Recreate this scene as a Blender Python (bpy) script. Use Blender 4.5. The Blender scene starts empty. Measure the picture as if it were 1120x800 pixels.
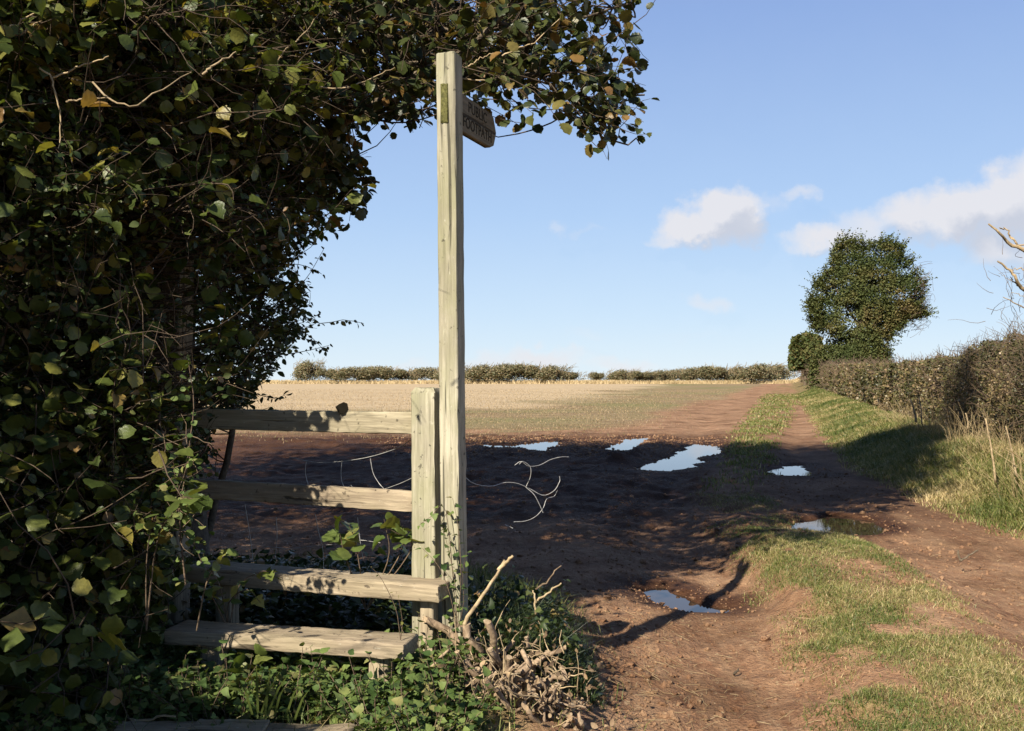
import bpy, math, random
import numpy as np
from mathutils import Vector, Matrix

random.seed(7)
rng = np.random.default_rng(11)
SC = bpy.context.scene
COL = SC.collection

# ---------------------------------------------------------------- survey of the place
# The photograph was surveyed once: a 35 mm lens, eye 1.55 m above the track, looking level.
FPX, CX, HY, EYE = 1089.0, 560.0, 412.0, 1.55
SUN_AZ, SUN_EL = math.radians(33.0), math.radians(37.0)      # the way the light travels / height of the sun


def P(x, y, d):
    """a surveyed point: bearing and height angle, and its measured distance ahead"""
    return np.array([(x - CX) / FPX * d, d, EYE - (y - HY) / FPX * d])


def PL(*pts):
    return np.array([P(*p) for p in pts])


def G(x, y, z=0.0):
    d = FPX * (EYE - z) / (y - HY)
    return ((x - CX) / FPX * d, d)


def project(p):
    p = np.asarray(p)
    y = np.maximum(p[..., 1], 1e-3)
    px = CX + FPX * p[..., 0] / y
    py = HY - FPX * (p[..., 2] - EYE) / y
    vis = p[..., 1] > 0.3
    return px, py, vis


def inpoly(x, y, poly):
    x = np.asarray(x, float); y = np.asarray(y, float)
    ins = np.zeros(x.shape, bool)
    n = len(poly)
    for i in range(n):
        x0, y0 = poly[i]; x1, y1 = poly[(i + 1) % n]
        if y0 == y1:
            continue
        c = ((y0 > y) != (y1 > y)) & (x < (x1 - x0) * (y - y0) / (y1 - y0) + x0)
        ins ^= c
    return ins


def polydist(x, y, poly):
    """signed distance: positive inside"""
    x = np.asarray(x, float); y = np.asarray(y, float)
    d = np.full(x.shape, 1e9)
    n = len(poly)
    for i in range(n):
        x0, y0 = poly[i]; x1, y1 = poly[(i + 1) % n]
        dx, dy = x1 - x0, y1 - y0
        t = np.clip(((x - x0) * dx + (y - y0) * dy) / (dx * dx + dy * dy + 1e-12), 0, 1)
        d = np.minimum(d, np.hypot(x - x0 - t * dx, y - y0 - t * dy))
    return np.where(inpoly(x, y, poly), d, -d)


def sstep(a, b, x):
    t = np.clip((x - a) / (b - a), 0, 1)
    return t * t * (3 - 2 * t)


def _hash(ix, iy, s):
    h = (ix.astype(np.int64) * 374761393 + iy.astype(np.int64) * 668265263 + s * 974634213) & 0xFFFFFFFF
    h = ((h ^ (h >> 13)) * 1274126177) & 0xFFFFFFFF
    return ((h ^ (h >> 16)) & 0xFFFF) / 65535.0


def vnoise(x, y, s=0):
    ix = np.floor(x); iy = np.floor(y)
    fx = x - ix; fy = y - iy
    fx = fx * fx * (3 - 2 * fx); fy = fy * fy * (3 - 2 * fy)
    a = _hash(ix, iy, s); b = _hash(ix + 1, iy, s); c = _hash(ix, iy + 1, s); d = _hash(ix + 1, iy + 1, s)
    return (a * (1 - fx) + b * fx) * (1 - fy) + (c * (1 - fx) + d * fx) * fy


def fbm(x, y, octv=4, s=0):
    r = 0; a = 1; t = 0
    for i in range(octv):
        r = r + a * vnoise(x * 2 ** i + 17.3 * i, y * 2 ** i - 9.1 * i, s + i); t += a; a *= 0.5
    return r / t * 2 - 1


# ---------------------------------------------------------------- mesh building
class MB:
    def __init__(s):
        s.v = []; s.f = []; s.r = []; s.n = 0

    def add(s, v, faces, rnd=None):
        """faces: list of (m,k) index arrays, or one array"""
        v = np.asarray(v, float).reshape(-1, 3)
        if isinstance(faces, np.ndarray):
            faces = [faces]
        for f in faces:
            if len(f):
                s.f.append(np.asarray(f, np.int64) + s.n)
        s.v.append(v)
        s.r.append(np.full(len(v), 0.5) if rnd is None else np.broadcast_to(rnd, (len(v),)).astype(float))
        s.n += len(v)

    def build(s, name, mat, parent=None, smooth=True, loc=None):
        me = bpy.data.meshes.new(name)
        v = np.concatenate(s.v) if s.v else np.zeros((0, 3))
        if loc is not None:
            v = v - np.asarray(loc, float)
        me.vertices.add(len(v)); me.vertices.foreach_set('co', v.astype(np.float32).ravel())
        li = np.concatenate([f.ravel() for f in s.f]) if s.f else np.zeros(0, int)
        ct = np.concatenate([np.full(len(f), f.shape[1]) for f in s.f]) if s.f else np.zeros(0, int)
        st = np.concatenate([[0], np.cumsum(ct)[:-1]]) if len(ct) else np.zeros(0, int)
        me.loops.add(len(li)); me.loops.foreach_set('vertex_index', li.astype(np.int32))
        me.polygons.add(len(ct)); me.polygons.foreach_set('loop_start', st.astype(np.int32))
        me.polygons.foreach_set('use_smooth', np.full(len(ct), smooth, bool))
        a = me.attributes.new('rnd', 'FLOAT', 'POINT')
        a.data.foreach_set('value', np.concatenate(s.r).astype(np.float32) if s.r else np.zeros(0, np.float32))
        me.update(calc_edges=True)
        if mat:
            me.materials.append(mat)
        o = bpy.data.objects.new(name, me); COL.objects.link(o)
        if loc is not None:
            o.location = loc
        if parent is not None:
            o.parent = parent
            o.location = Vector(o.location) - parent.location
        return o


def thing(name, label, cat, loc=(0, 0, 0), group=None):
    o = bpy.data.objects.new(name, None); COL.objects.link(o)
    o.empty_display_size = 0.2; o.location = loc
    return tag(o, label, cat, group)


def tag(o, label=None, cat=None, group=None, kind=None):
    if label: o['label'] = label
    if cat: o['category'] = cat
    if group: o['group'] = group
    if kind: o['kind'] = kind
    return o


def unit(v):
    v = np.asarray(v, float)
    return v / np.maximum(np.linalg.norm(v, axis=-1, keepdims=True), 1e-9)


def tubes(mb, pts, r0, r1, sides=4, rnd=None, cap=False):
    """N polylines at once: pts (N,K,3)"""
    pts = np.asarray(pts, float)
    if pts.ndim == 2:
        pts = pts[None]
    N, K, _ = pts.shape
    if N == 0: return
    t = np.gradient(pts, axis=1); t = unit(t)
    ref = np.where(np.abs(t[..., 2:3]) > 0.9, np.array([1., 0, 0]), np.array([0., 0, 1.]))
    u = unit(np.cross(t, ref)); w = np.cross(t, u)
    r0 = np.broadcast_to(np.asarray(r0, float), (N,)); r1 = np.broadcast_to(np.asarray(r1, float), (N,))
    k = np.linspace(0, 1, K)
    rad = r0[:, None] * (1 - k) + r1[:, None] * k
    a = np.arange(sides) / sides * 2 * np.pi
    ring = pts[:, :, None, :] + rad[:, :, None, None] * (u[:, :, None, :] * np.cos(a)[:, None] + w[:, :, None, :] * np.sin(a)[:, None])
    idx = np.arange(N * K * sides).reshape(N, K, sides)
    q = np.stack([idx[:, :-1, :], np.roll(idx, -1, 2)[:, :-1, :], np.roll(idx, -1, 2)[:, 1:, :], idx[:, 1:, :]], -1).reshape(-1, 4)
    if rnd is None:
        rnd = np.repeat(rng.random(N), K * sides)
    fs = [q]
    if cap:
        fs.append(idx[:, -1, :]); fs.append(idx[:, 0, ::-1])
    mb.add(ring.reshape(-1, 3), fs, rnd)


def smoothline(p, n):
    """Catmull-Rom through the points"""
    p = np.asarray(p, float)
    q = np.vstack([2 * p[0] - p[1], p, 2 * p[-1] - p[-2]])
    out = []
    seg = len(p) - 1
    for i in range(n):
        t = i / (n - 1) * seg; k = min(int(t), seg - 1); f = t - k
        a, b, c, d = q[k], q[k + 1], q[k + 2], q[k + 3]
        out.append(0.5 * (2 * b + (c - a) * f + (2 * a - 5 * b + 4 * c - d) * f * f + (3 * b - a - 3 * c + d) * f ** 3))
    return np.array(out)


# leaf templates ---------------------------------------------------
def leaf_template(ts, ws, fold=0.25, bend=0.2, ser=0.0, seed=0):
    r = random.Random(seed)
    v = []; n = len(ts)
    for t, w in zip(ts, ws):
        z = -bend * t * t
        s1 = 1 + r.uniform(-ser, ser); s2 = 1 + r.uniform(-ser, ser)
        v += [(-w * s1, t + r.uniform(-ser, ser) * .12, z + fold * w + r.uniform(-ser, ser) * .12), (0, t, z), (w * s2, t + r.uniform(-ser, ser) * .12, z + fold * w + r.uniform(-ser, ser) * .12)]
    f = []
    for i in range(n - 1):
        a = 3 * i
        f += [(a, a + 1, a + 4, a + 3), (a + 1, a + 2, a + 5, a + 4)]
    return np.array(v), np.array(f)


HT = [0, .05, .14, .25, .34, .45, .55, .66, .74, .84, .90, 1.0]
HW = [.03, .20, .31, .42, .43, .49, .47, .47, .39, .33, .17, .0]
HAZEL = [leaf_template(HT, HW, f, b, .16, i) for i, (f, b) in enumerate([(.25, .15), (.1, .35), (.4, .05), (-.1, .3), (.55, .45)])]
ST = [0, .2, .5, .8, 1]
SMALL = [leaf_template(ST, [.02, .22, .30, .18, 0], f, b, .12, i) for i, (f, b) in enumerate([(.3, .2), (.1, .3), (.5, .0)])]
DIA = [leaf_template([0, .5, 1], [.04, .42, .03], f, b, .1, i) for i, (f, b) in enumerate([(.3, .2), (-.2, .2), (.6, .1)])]
IVYT = [leaf_template([0, .12, .3, .42, .55, .8, 1], [.08, .42, .48, .28, .34, .15, 0], f, b, .12, i) for i, (f, b) in enumerate([(.2, .2), (.05, .35), (.4, .1)])]
NETTLE = [leaf_template([0, .1, .25, .4, .55, .75, .9, 1], [.06, .34, .42, .37, .33, .2, .1, 0], f, b, .2, i) for i, (f, b) in enumerate([(.25, .3), (.1, .5), (.4, .2)])]


def leaves(mb, p, d, nrm, size, temps, wid=1.0, rnd=None):
    """place leaf templates: p base, d along, nrm approximate face normal"""
    N = len(p)
    if N == 0: return
    d = unit(d); x = unit(np.cross(d, nrm)); z = np.cross(x, d)
    size = np.broadcast_to(np.asarray(size, float), (N,))
    which = rng.integers(0, len(temps), N)
    rn = rng.random(N) if rnd is None else np.clip(rnd, 0, 1)
    for k, (tv, tf) in enumerate(temps):
        m = which == k
        c = int(m.sum())
        if not c: continue
        s = size[m][:, None, None]
        v = p[m][:, None, :] + s * (tv[None, :, 0:1] * wid * x[m][:, None, :] + tv[None, :, 1:2] * d[m][:, None, :] + tv[None, :, 2:3] * z[m][:, None, :])
        f = (tf[None] + (np.arange(c) * len(tv))[:, None, None]).reshape(-1, 4)
        mb.add(v.reshape(-1, 3), f, np.repeat(rn[m], len(tv)))


def shoots(start, dirs, L, K=6, wander=.25, up=0.0):
    N = len(start)
    pts = np.zeros((N, K, 3)); pts[:, 0] = start
    d = unit(dirs); L = np.broadcast_to(np.asarray(L, float), (N,))
    for k in range(1, K):
        d = unit(d + rng.normal(0, wander, (N, 3)) + np.array([0, 0, up]))
        pts[:, k] = pts[:, k - 1] + d * (L / (K - 1))[:, None]
    return pts


def shoot_leaves(pts, M, size, spread=.8, droop=.25, t0=.15, jit=.4, tilt=.6):
    N, K, _ = pts.shape
    t = np.linspace(t0, 1, M)[None, :] + rng.uniform(-.04, .04, (N, M)); t = np.clip(t, 0, 1) * (K - 1)
    i = np.minimum(t.astype(int), K - 2); f = (t - i)[..., None]
    a = np.take_along_axis(pts, i[..., None].repeat(3, -1), 1); b = np.take_along_axis(pts, (i + 1)[..., None].repeat(3, -1), 1)
    p = a * (1 - f) + b * f; tg = unit(b - a)
    ref = rng.normal(0, .3, (N, 1, 3)) + np.array([0, 0, 1.])
    side = unit(np.cross(tg, ref)) * np.where(np.arange(M) % 2, 1, -1)[None, :, None]
    d = unit(side * spread + tg * (.35 + .65 * (np.arange(M) == M - 1))[None, :, None] + rng.normal(0, jit * .6, (N, M, 3)) + np.array([0, 0, -droop]))
    nrm = unit(np.array([0, 0, 1.]) + rng.normal(0, tilt, (N, M, 3)))
    sz = size * rng.uniform(.55, 1.15, (N, M))
    p = p + d * (sz * .18)[..., None]
    return p.reshape(-1, 3), d.reshape(-1, 3), nrm.reshape(-1, 3), sz.ravel()


# ---------------------------------------------------------------- materials
def new_mat(name):
    m = bpy.data.materials.new(name); m.use_nodes = True
    nt = m.node_tree; nt.nodes.clear()
    out = nt.nodes.new('ShaderNodeOutputMaterial')
    return m, nt, out


def nd(nt, typ, **kw):
    n = nt.nodes.new(typ)
    for k, v in kw.items():
        if k.startswith('i_'):
            n.inputs[k[2:].replace('_', ' ')].default_value = v
        else:
            setattr(n, k, v)
    return n


def ramp(nt, fac, stops):
    r = nt.nodes.new('ShaderNodeValToRGB')
    e = r.color_ramp.elements
    while len(e) < len(stops): e.new(0.5)
    for i, (p, c) in enumerate(stops):
        e[i].position = p; e[i].color = (*c, 1) if len(c) == 3 else c
    nt.links.new(fac, r.inputs[0])
    return r.outputs[0]


def mixc(nt, fac, a, b, blend='MIX'):
    m = nt.nodes.new('ShaderNodeMix'); m.data_type = 'RGBA'; m.blend_type = blend
    for k, s in ((0, fac), (6, a), (7, b)):
        if isinstance(s, (int, float)): m.inputs[k].default_value = s
        elif isinstance(s, tuple): m.inputs[k].default_value = (*s, 1)
        else: nt.links.new(s, m.inputs[k])
    return m.outputs[2]


def math_(nt, op, a, b=None, c=None, clamp=False):
    m = nt.nodes.new('ShaderNodeMath'); m.operation = op; m.use_clamp = clamp
    for k, s in enumerate((a, b, c)):
        if s is None: continue
        if isinstance(s, (int, float)): m.inputs[k].default_value = s
        else: nt.links.new(s, m.inputs[k])
    return m.outputs[0]


def noise_(nt, vec, scale, detail=4, rough=.55, dist=0.0):
    n = nt.nodes.new('ShaderNodeTexNoise')
    n.inputs['Scale'].default_value = scale; n.inputs['Detail'].default_value = detail
    n.inputs['Roughness'].default_value = rough; n.inputs['Distortion'].default_value = dist
    if vec is not None: nt.links.new(vec, n.inputs['Vector'])
    return n.outputs[0]


def attr(nt, name):
    a = nt.nodes.new('ShaderNodeAttribute'); a.attribute_name = name
    return a.outputs['Fac']


def principled(nt, out, col, rough=.8, spec=.3, bump=None, bstr=.3, bdist=.01):
    b = nt.nodes.new('ShaderNodeBsdfPrincipled')
    if isinstance(col, tuple): b.inputs['Base Color'].default_value = (*col, 1)
    else: nt.links.new(col, b.inputs['Base Color'])
    if isinstance(rough, (int, float)): b.inputs['Roughness'].default_value = rough
    else: nt.links.new(rough, b.inputs['Roughness'])
    b.inputs['Specular IOR Level'].default_value = spec
    if bump is not None:
        n = nt.nodes.new('ShaderNodeBump'); n.inputs['Strength'].default_value = bstr; n.inputs['Distance'].default_value = bdist
        nt.links.new(bump, n.inputs['Height']); nt.links.new(n.outputs[0], b.inputs['Normal'])
    nt.links.new(b.outputs[0], out.inputs[0])
    return b


def leaf_mat(name, stops, trans=.3, rough=.42, spec=.35, veins=True):
    m, nt, out = new_mat(name)
    c = ramp(nt, attr(nt, 'rnd'), stops)
    g = nt.nodes.new('ShaderNodeNewGeometry')
    n = noise_(nt, g.outputs['Position'], 45, 2)
    c = mixc(nt, .35, c, ramp(nt, n, [(.3, (.45, .45, .45)), (.7, (1.5, 1.4, 1.2))]), 'MULTIPLY')
    b = nt.nodes.new('ShaderNodeBsdfPrincipled')
    nt.links.new(c, b.inputs['Base Color']); b.inputs['Roughness'].default_value = rough; b.inputs['Specular IOR Level'].default_value = spec
    if veins:
        bp = nt.nodes.new('ShaderNodeBump'); bp.inputs['Strength'].default_value = .35; bp.inputs['Distance'].default_value = .004
        nt.links.new(noise_(nt, g.outputs['Position'], 130, 1), bp.inputs['Height']); nt.links.new(bp.outputs[0], b.inputs['Normal'])
    t = nt.nodes.new('ShaderNodeBsdfTranslucent')
    nt.links.new(mixc(nt, 1.0, c, (1.3, 1.25, .5), 'MULTIPLY'), t.inputs[0])
    mx = nt.nodes.new('ShaderNodeMixShader'); mx.inputs[0].default_value = trans
    nt.links.new(b.outputs[0], mx.inputs[1]); nt.links.new(t.outputs[0], mx.inputs[2]); nt.links.new(mx.outputs[0], out.inputs[0])
    return m


def bark_mat(name, stops, scale=30, rough=.85, spec=.2):
    m, nt, out = new_mat(name)
    g = nt.nodes.new('ShaderNodeNewGeometry')
    n = noise_(nt, g.outputs['Position'], scale, 5, .65)
    c = ramp(nt, n, stops)
    c = mixc(nt, .5, c, ramp(nt, attr(nt, 'rnd'), [(0, (.55, .5, .48)), (1, (1.4, 1.35, 1.25))]), 'MULTIPLY')
    principled(nt, out, c, rough, spec, n, .5, .008)
    return m


def wood_mat(name, dark, light, green, gfac):
    m, nt, out = new_mat(name)
    tc = nt.nodes.new('ShaderNodeTexCoord'); oi = nt.nodes.new('ShaderNodeObjectInfo')
    off = nt.nodes.new('ShaderNodeVectorMath'); off.operation = 'ADD'
    cmb = nt.nodes.new('ShaderNodeCombineXYZ')
    for k in range(3): nt.links.new(math_(nt, 'MULTIPLY', oi.outputs['Random'], 7.0 + 3 * k), cmb.inputs[k])
    nt.links.new(tc.outputs['Object'], off.inputs[0]); nt.links.new(cmb.outputs[0], off.inputs[1])

    def mp(sx, sy, sz):
        n = nt.nodes.new('ShaderNodeMapping'); n.inputs['Scale'].default_value = (sx, sy, sz)
        nt.links.new(off.outputs[0], n.inputs[0]); return n.outputs[0]
    grain = noise_(nt, mp(3.5, 70, 70), 1.0, 6, .6, .4)
    broad = noise_(nt, mp(2.2, 7, 7), 1.0, 4, .6)
    crackn = noise_(nt, mp(1.3, 42, 42), 1.0, 3, .5, .6)
    crack = ramp(nt, crackn, [(.30, (1, 1, 1)), (.36, (0, 0, 0))])
    c = ramp(nt, math_(nt, 'ADD', math_(nt, 'MULTIPLY', grain, .55), math_(nt, 'MULTIPLY', broad, .45)), [(.33, dark), (.50, tuple((a + b) / 2 for a, b in zip(dark, light))), (.62, light)])
    alg = math_(nt, 'MULTIPLY', ramp(nt, noise_(nt, mp(2.6, 5, 5), 1.0, 5, .7), [(.42, (0, 0, 0)), (.62, (1, 1, 1))]), gfac)
    c = mixc(nt, alg, c, green)
    spots = ramp(nt, noise_(nt, mp(30, 30, 30), 1.0, 3, .6), [(.64, (0, 0, 0)), (.70, (.75, .75, .75))])
    c = mixc(nt, spots, c, tuple(x * .35 for x in dark))
    pale = ramp(nt, noise_(nt, mp(22, 40, 40), 1.0, 3, .6), [(.66, (0, 0, 0)), (.74, (.35, .35, .35))])
    c = mixc(nt, pale, c, (.58, .56, .46))
    c = mixc(nt, math_(nt, 'MULTIPLY', crack, .8), c, tuple(x * .2 for x in dark))
    h = math_(nt, 'SUBTRACT', math_(nt, 'ADD', grain, math_(nt, 'MULTIPLY', broad, .5)), math_(nt, 'MULTIPLY', crack, .8))
    principled(nt, out, c, .82, .22, h, .7, .006)
    return m


M = {}
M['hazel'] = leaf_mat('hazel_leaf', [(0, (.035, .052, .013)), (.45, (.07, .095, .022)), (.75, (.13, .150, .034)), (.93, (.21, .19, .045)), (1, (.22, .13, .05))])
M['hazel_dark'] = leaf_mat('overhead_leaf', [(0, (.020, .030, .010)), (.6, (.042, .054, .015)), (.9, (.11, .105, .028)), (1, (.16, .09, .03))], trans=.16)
M['hawthorn'] = leaf_mat('hawthorn_leaf', [(0, (.020, .036, .013)), (.6, (.042, .064, .021)), (.92, (.11, .13, .04)), (1, (.20, .11, .05))], trans=.2, veins=False)
M['blackthorn'] = leaf_mat('blackthorn_leaf', [(0, (.03, .045, .015)), (.7, (.06, .08, .022)), (1, (.14, .13, .04))], trans=.18, veins=False)
M['ivy'] = leaf_mat('ivy_leaf', [(0, (.045, .085, .025)), (.5, (.09, .14, .04)), (.85, (.15, .20, .06)), (1, (.22, .20, .08))], trans=.25, rough=.55, spec=.2)
M['bramble'] = leaf_mat('bramble_leaf', [(0, (.07, .11, .03)), (.6, (.13, .17, .045)), (1, (.22, .21, .06))], trans=.35)
M['hedge_leaf'] = leaf_mat('trimmed_hedge_leaf', [(0, (.050, .052, .020)), (.38, (.090, .090, .033)), (.66, (.145, .118, .052)), (.85, (.20, .145, .075)), (1, (.26, .19, .11))], trans=.15, veins=False)
M['ivy_tree'] = leaf_mat('tree_ivy_leaf', [(0, (.045, .065, .022)), (.4, (.070, .088, .030)), (.7, (.105, .110, .038)), (1, (.15, .12, .05))], trans=.15, rough=.6, spec=.15, veins=False)
M['far_bush'] = leaf_mat('far_bush_leaf', [(0, (.11, .12, .065)), (.5, (.17, .165, .085)), (.8, (.25, .195, .11)), (1, (.30, .225, .14))], trans=.15, veins=False)
M['grass'] = leaf_mat('grass_blade', [(0, (.06, .095, .022)), (.35, (.115, .15, .036)), (.58, (.20, .20, .065)), (.76, (.36, .30, .14)), (1, (.50, .40, .22))], trans=.25, rough=.5, veins=False)
M['shaded_oak'] = wood_mat('shade_darkened_oak', (.08, .064, .046), (.25, .21, .15), (.14, .13, .08), .4)  # finger board's deep shade put into a darker oak colour
M['shaded_leaf'] = leaf_mat('shade_toned_leaf', [(0, (.008, .007, .005)), (1, (.012, .010, .007))], trans=.02, rough=.9, spec=.05)  # the leaf's shaded face put into a near-black colour
M['dead_leaf'] = leaf_mat('curled_dead_leaf', [(0, (.09, .06, .035)), (.7, (.22, .15, .09)), (1, (.34, .25, .15))], trans=.1, rough=.7)
M['stubble'] = leaf_mat('field_stubble', [(0, (.15, .15, .06)), (.25, (.24, .175, .10)), (.6, (.37, .28, .17)), (1, (.48, .38, .24))], trans=.15, rough=.7, veins=False)
M['straw'] = leaf_mat('dry_straw', [(0, (.22, .16, .08)), (.5, (.40, .31, .17)), (1, (.58, .47, .29))], trans=.2, rough=.55, veins=False)
M['bark'] = bark_mat('bark', [(.3, (.045, .036, .026)), (.55, (.11, .088, .062)), (.75, (.19, .16, .12))])
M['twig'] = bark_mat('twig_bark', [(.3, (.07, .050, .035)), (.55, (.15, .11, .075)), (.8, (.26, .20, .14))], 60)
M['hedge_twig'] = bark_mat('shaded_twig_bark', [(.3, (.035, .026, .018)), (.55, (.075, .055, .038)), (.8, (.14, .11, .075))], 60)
M['deadwood'] = bark_mat('bare_dead_wood', [(.3, (.16, .12, .07)), (.55, (.36, .28, .17)), (.8, (.52, .44, .30))], 25)
M['cutwood'] = bark_mat('cut_wood_face', [(.3, (.22, .16, .10)), (.6, (.36, .28, .185)), (.8, (.50, .41, .30))], 60)
M['stub_bark'] = bark_mat('cut_stem_bark', [(.3, (.11, .078, .05)), (.55, (.27, .20, .135)), (.8, (.45, .36, .25))], 40)
M['post_wood'] = wood_mat('weathered_post_wood', (.16, .145, .10), (.43, .395, .295), (.24, .24, .13), .5)
M['sign_wood'] = wood_mat('weathered_sign_oak', (.15, .125, .08), (.40, .35, .24), (.22, .20, .11), .45)
M['board_wood'] = wood_mat('weathered_step_wood', (.15, .115, .08), (.41, .335, .23), (.21, .19, .10), .25)
m, nt, out = new_mat('mossy_end_grain'); g = nd(nt, 'ShaderNodeNewGeometry')
principled(nt, out, ramp(nt, noise_(nt, g.outputs['Position'], 70, 5), [(.3, (.05, .05, .02)), (.6, (.12, .115, .04)), (.8, (.19, .175, .075))]), .95, .1, noise_(nt, g.outputs['Position'], 200, 3), .6, .004)
M['moss'] = m
m, nt, out = new_mat('carved_shadow_letter'); g = nd(nt, 'ShaderNodeNewGeometry')
principled(nt, out, ramp(nt, noise_(nt, g.outputs['Position'], 90, 3), [(.3, (.02, .017, .012)), (.7, (.05, .043, .03))]), .9, .1)  # near-black tone paints the shadow inside the carved strokes
M['letter'] = m
m, nt, out = new_mat('galvanised_wire'); g = nd(nt, 'ShaderNodeNewGeometry')
b = principled(nt, out, ramp(nt, noise_(nt, g.outputs['Position'], 60, 3), [(.3, (.24, .23, .21)), (.7, (.46, .45, .42))]), .5, .5); b.inputs['Metallic'].default_value = .35
M['wire'] = m
m, nt, out = new_mat('puddle_water'); g = nd(nt, 'ShaderNodeNewGeometry')
b = principled(nt, out, (.035, .024, .016), .015, .5, noise_(nt, g.outputs['Position'], 9, 2), .015, .01); b.inputs['IOR'].default_value = 1.36
M['water'] = m

# ---------------------------------------------------------------- camera, light, sky
cam_d = bpy.data.cameras.new('camera'); cam = bpy.data.objects.new('camera', cam_d); COL.objects.link(cam)
cam_d.sensor_width = 36; cam_d.lens = 36 * FPX / 1120; cam_d.shift_y = (HY - 400) / 1120
cam_d.clip_start = 0.05; cam_d.clip_end = 6000
cam.location = (0, 0, EYE); cam.rotation_euler = (math.pi / 2, 0, 0)
SC.camera = cam

sun_d = bpy.data.lights.new('sun', 'SUN'); sun = bpy.data.objects.new('sun', sun_d); COL.objects.link(sun)
sun_d.energy = 5.0; sun_d.angle = math.radians(.53); sun_d.color = (1.0, .91, .77)
sdir = Vector((math.sin(SUN_AZ) * math.cos(SUN_EL), math.cos(SUN_AZ) * math.cos(SUN_EL), -math.sin(SUN_EL)))
sun.rotation_euler = sdir.to_track_quat('-Z', 'Y').to_euler(); sun.location = (-20, -30, 30)

W = bpy.data.worlds.new('World'); SC.world = W; W.use_nodes = True
wt = W.node_tree; wt.nodes.clear()
wo = wt.nodes.new('ShaderNodeOutputWorld'); bg = wt.nodes.new('ShaderNodeBackground')
sky = wt.nodes.new('ShaderNodeTexSky'); sky.sky_type = 'NISHITA'; sky.sun_disc = False
sky.sun_elevation = SUN_EL; sky.sun_rotation = SUN_AZ + math.pi     # the sun stands behind the viewer
sky.air_density = 1.0; sky.dust_density = 0.0; sky.ozone_density = 2.5; sky.altitude = 50
SKY_STRENGTH = 0.060
CLOUD_WHITE, CLOUD_GREY = (6.9, 6.8, 7.05), (5.1, 5.3, 6.0)
tc = wt.nodes.new('ShaderNodeTexCoord')
sx = wt.nodes.new('ShaderNodeSeparateXYZ'); wt.links.new(tc.outputs['Generated'], sx.inputs[0])
yy = math_(wt, 'MAXIMUM', sx.outputs[1], .05)
cu = math_(wt, 'DIVIDE', sx.outputs[0], yy); cv = math_(wt, 'DIVIDE', sx.outputs[2], yy)
front = math_(wt, 'GREATER_THAN', sx.outputs[1], .06)
cmb = wt.nodes.new('ShaderNodeCombineXYZ'); wt.links.new(cu, cmb.inputs[0]); wt.links.new(cv, cmb.inputs[1])
na = wt.nodes.new('ShaderNodeTexNoise'); na.inputs['Scale'].default_value = 22; na.inputs['Detail'].default_value = 7; na.inputs['Roughness'].default_value = .6
wt.links.new(cmb.outputs[0], na.inputs['Vector'])
sc_ = wt.nodes.new('ShaderNodeVectorMath'); sc_.operation = 'MULTIPLY_ADD'
sc_.inputs[1].default_value = (.075, .055, 0); wt.links.new(na.outputs[1], sc_.inputs[0])
ofs = wt.nodes.new('ShaderNodeVectorMath'); ofs.operation = 'SUBTRACT'; ofs.inputs[1].default_value = (.0375, .0275, 0)
wt.links.new(cmb.outputs[0], ofs.inputs[0]); wt.links.new(ofs.outputs[0], sc_.inputs[2])
CLOUDS = [  # bearing, height, half width, half height (survey units), thickness
    (790, 232, 42, 27, 1.0), (766, 250, 50, 20, .9), (806, 252, 30, 24, .75), (735, 262, 32, 11, .6),
    (874, 217, 24, 11, .5), (840, 222, 26, 12, .3),
    (1050, 232, 50, 36, 1.0), (1098, 222, 48, 40, 1.1), (1000, 238, 45, 25, .75), (955, 250, 50, 17, .6), (905, 262, 52, 17, .75), (945, 250, 50, 22, .6), (1085, 266, 45, 32, .7), (1150, 225, 60, 60, 1.0), (1140, 270, 60, 35, .7),
    (776, 329, 30, 13, .45), (613, 249, 16, 8, .35), (642, 251, 14, 6, .25), (585, 391, 60, 14, .65), (680, 398, 40, 12, .55), (545, 396, 40, 10, .5), (640, 366, 26, 7, .25), (440, 400, 50, 9, .4), (760, 372, 60, 5, .15)]


def cloud_density(shift):
    acc = None
    for (x, y, rx, ry, k) in CLOUDS:
        c = ((x - CX) / FPX + shift[0], (HY - y) / FPX + shift[1], 0)
        s = wt.nodes.new('ShaderNodeVectorMath'); s.operation = 'SUBTRACT'; s.inputs[1].default_value = c
        wt.links.new(sc_.outputs[0], s.inputs[0])
        m_ = wt.nodes.new('ShaderNodeVectorMath'); m_.operation = 'MULTIPLY'; m_.inputs[1].default_value = (FPX / rx, FPX / ry, 0)
        wt.links.new(s.outputs[0], m_.inputs[0])
        l = wt.nodes.new('ShaderNodeVectorMath'); l.operation = 'DOT_PRODUCT'
        wt.links.new(m_.outputs[0], l.inputs[0]); wt.links.new(m_.outputs[0], l.inputs[1])
        v = math_(wt, 'MULTIPLY', math_(wt, 'MAXIMUM', math_(wt, 'SUBTRACT', 1.42, l.outputs['Value']), 0.0), k)
        acc = v if acc is None else math_(wt, 'SMOOTH_MAX', acc, v, .25)
    return acc


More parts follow.
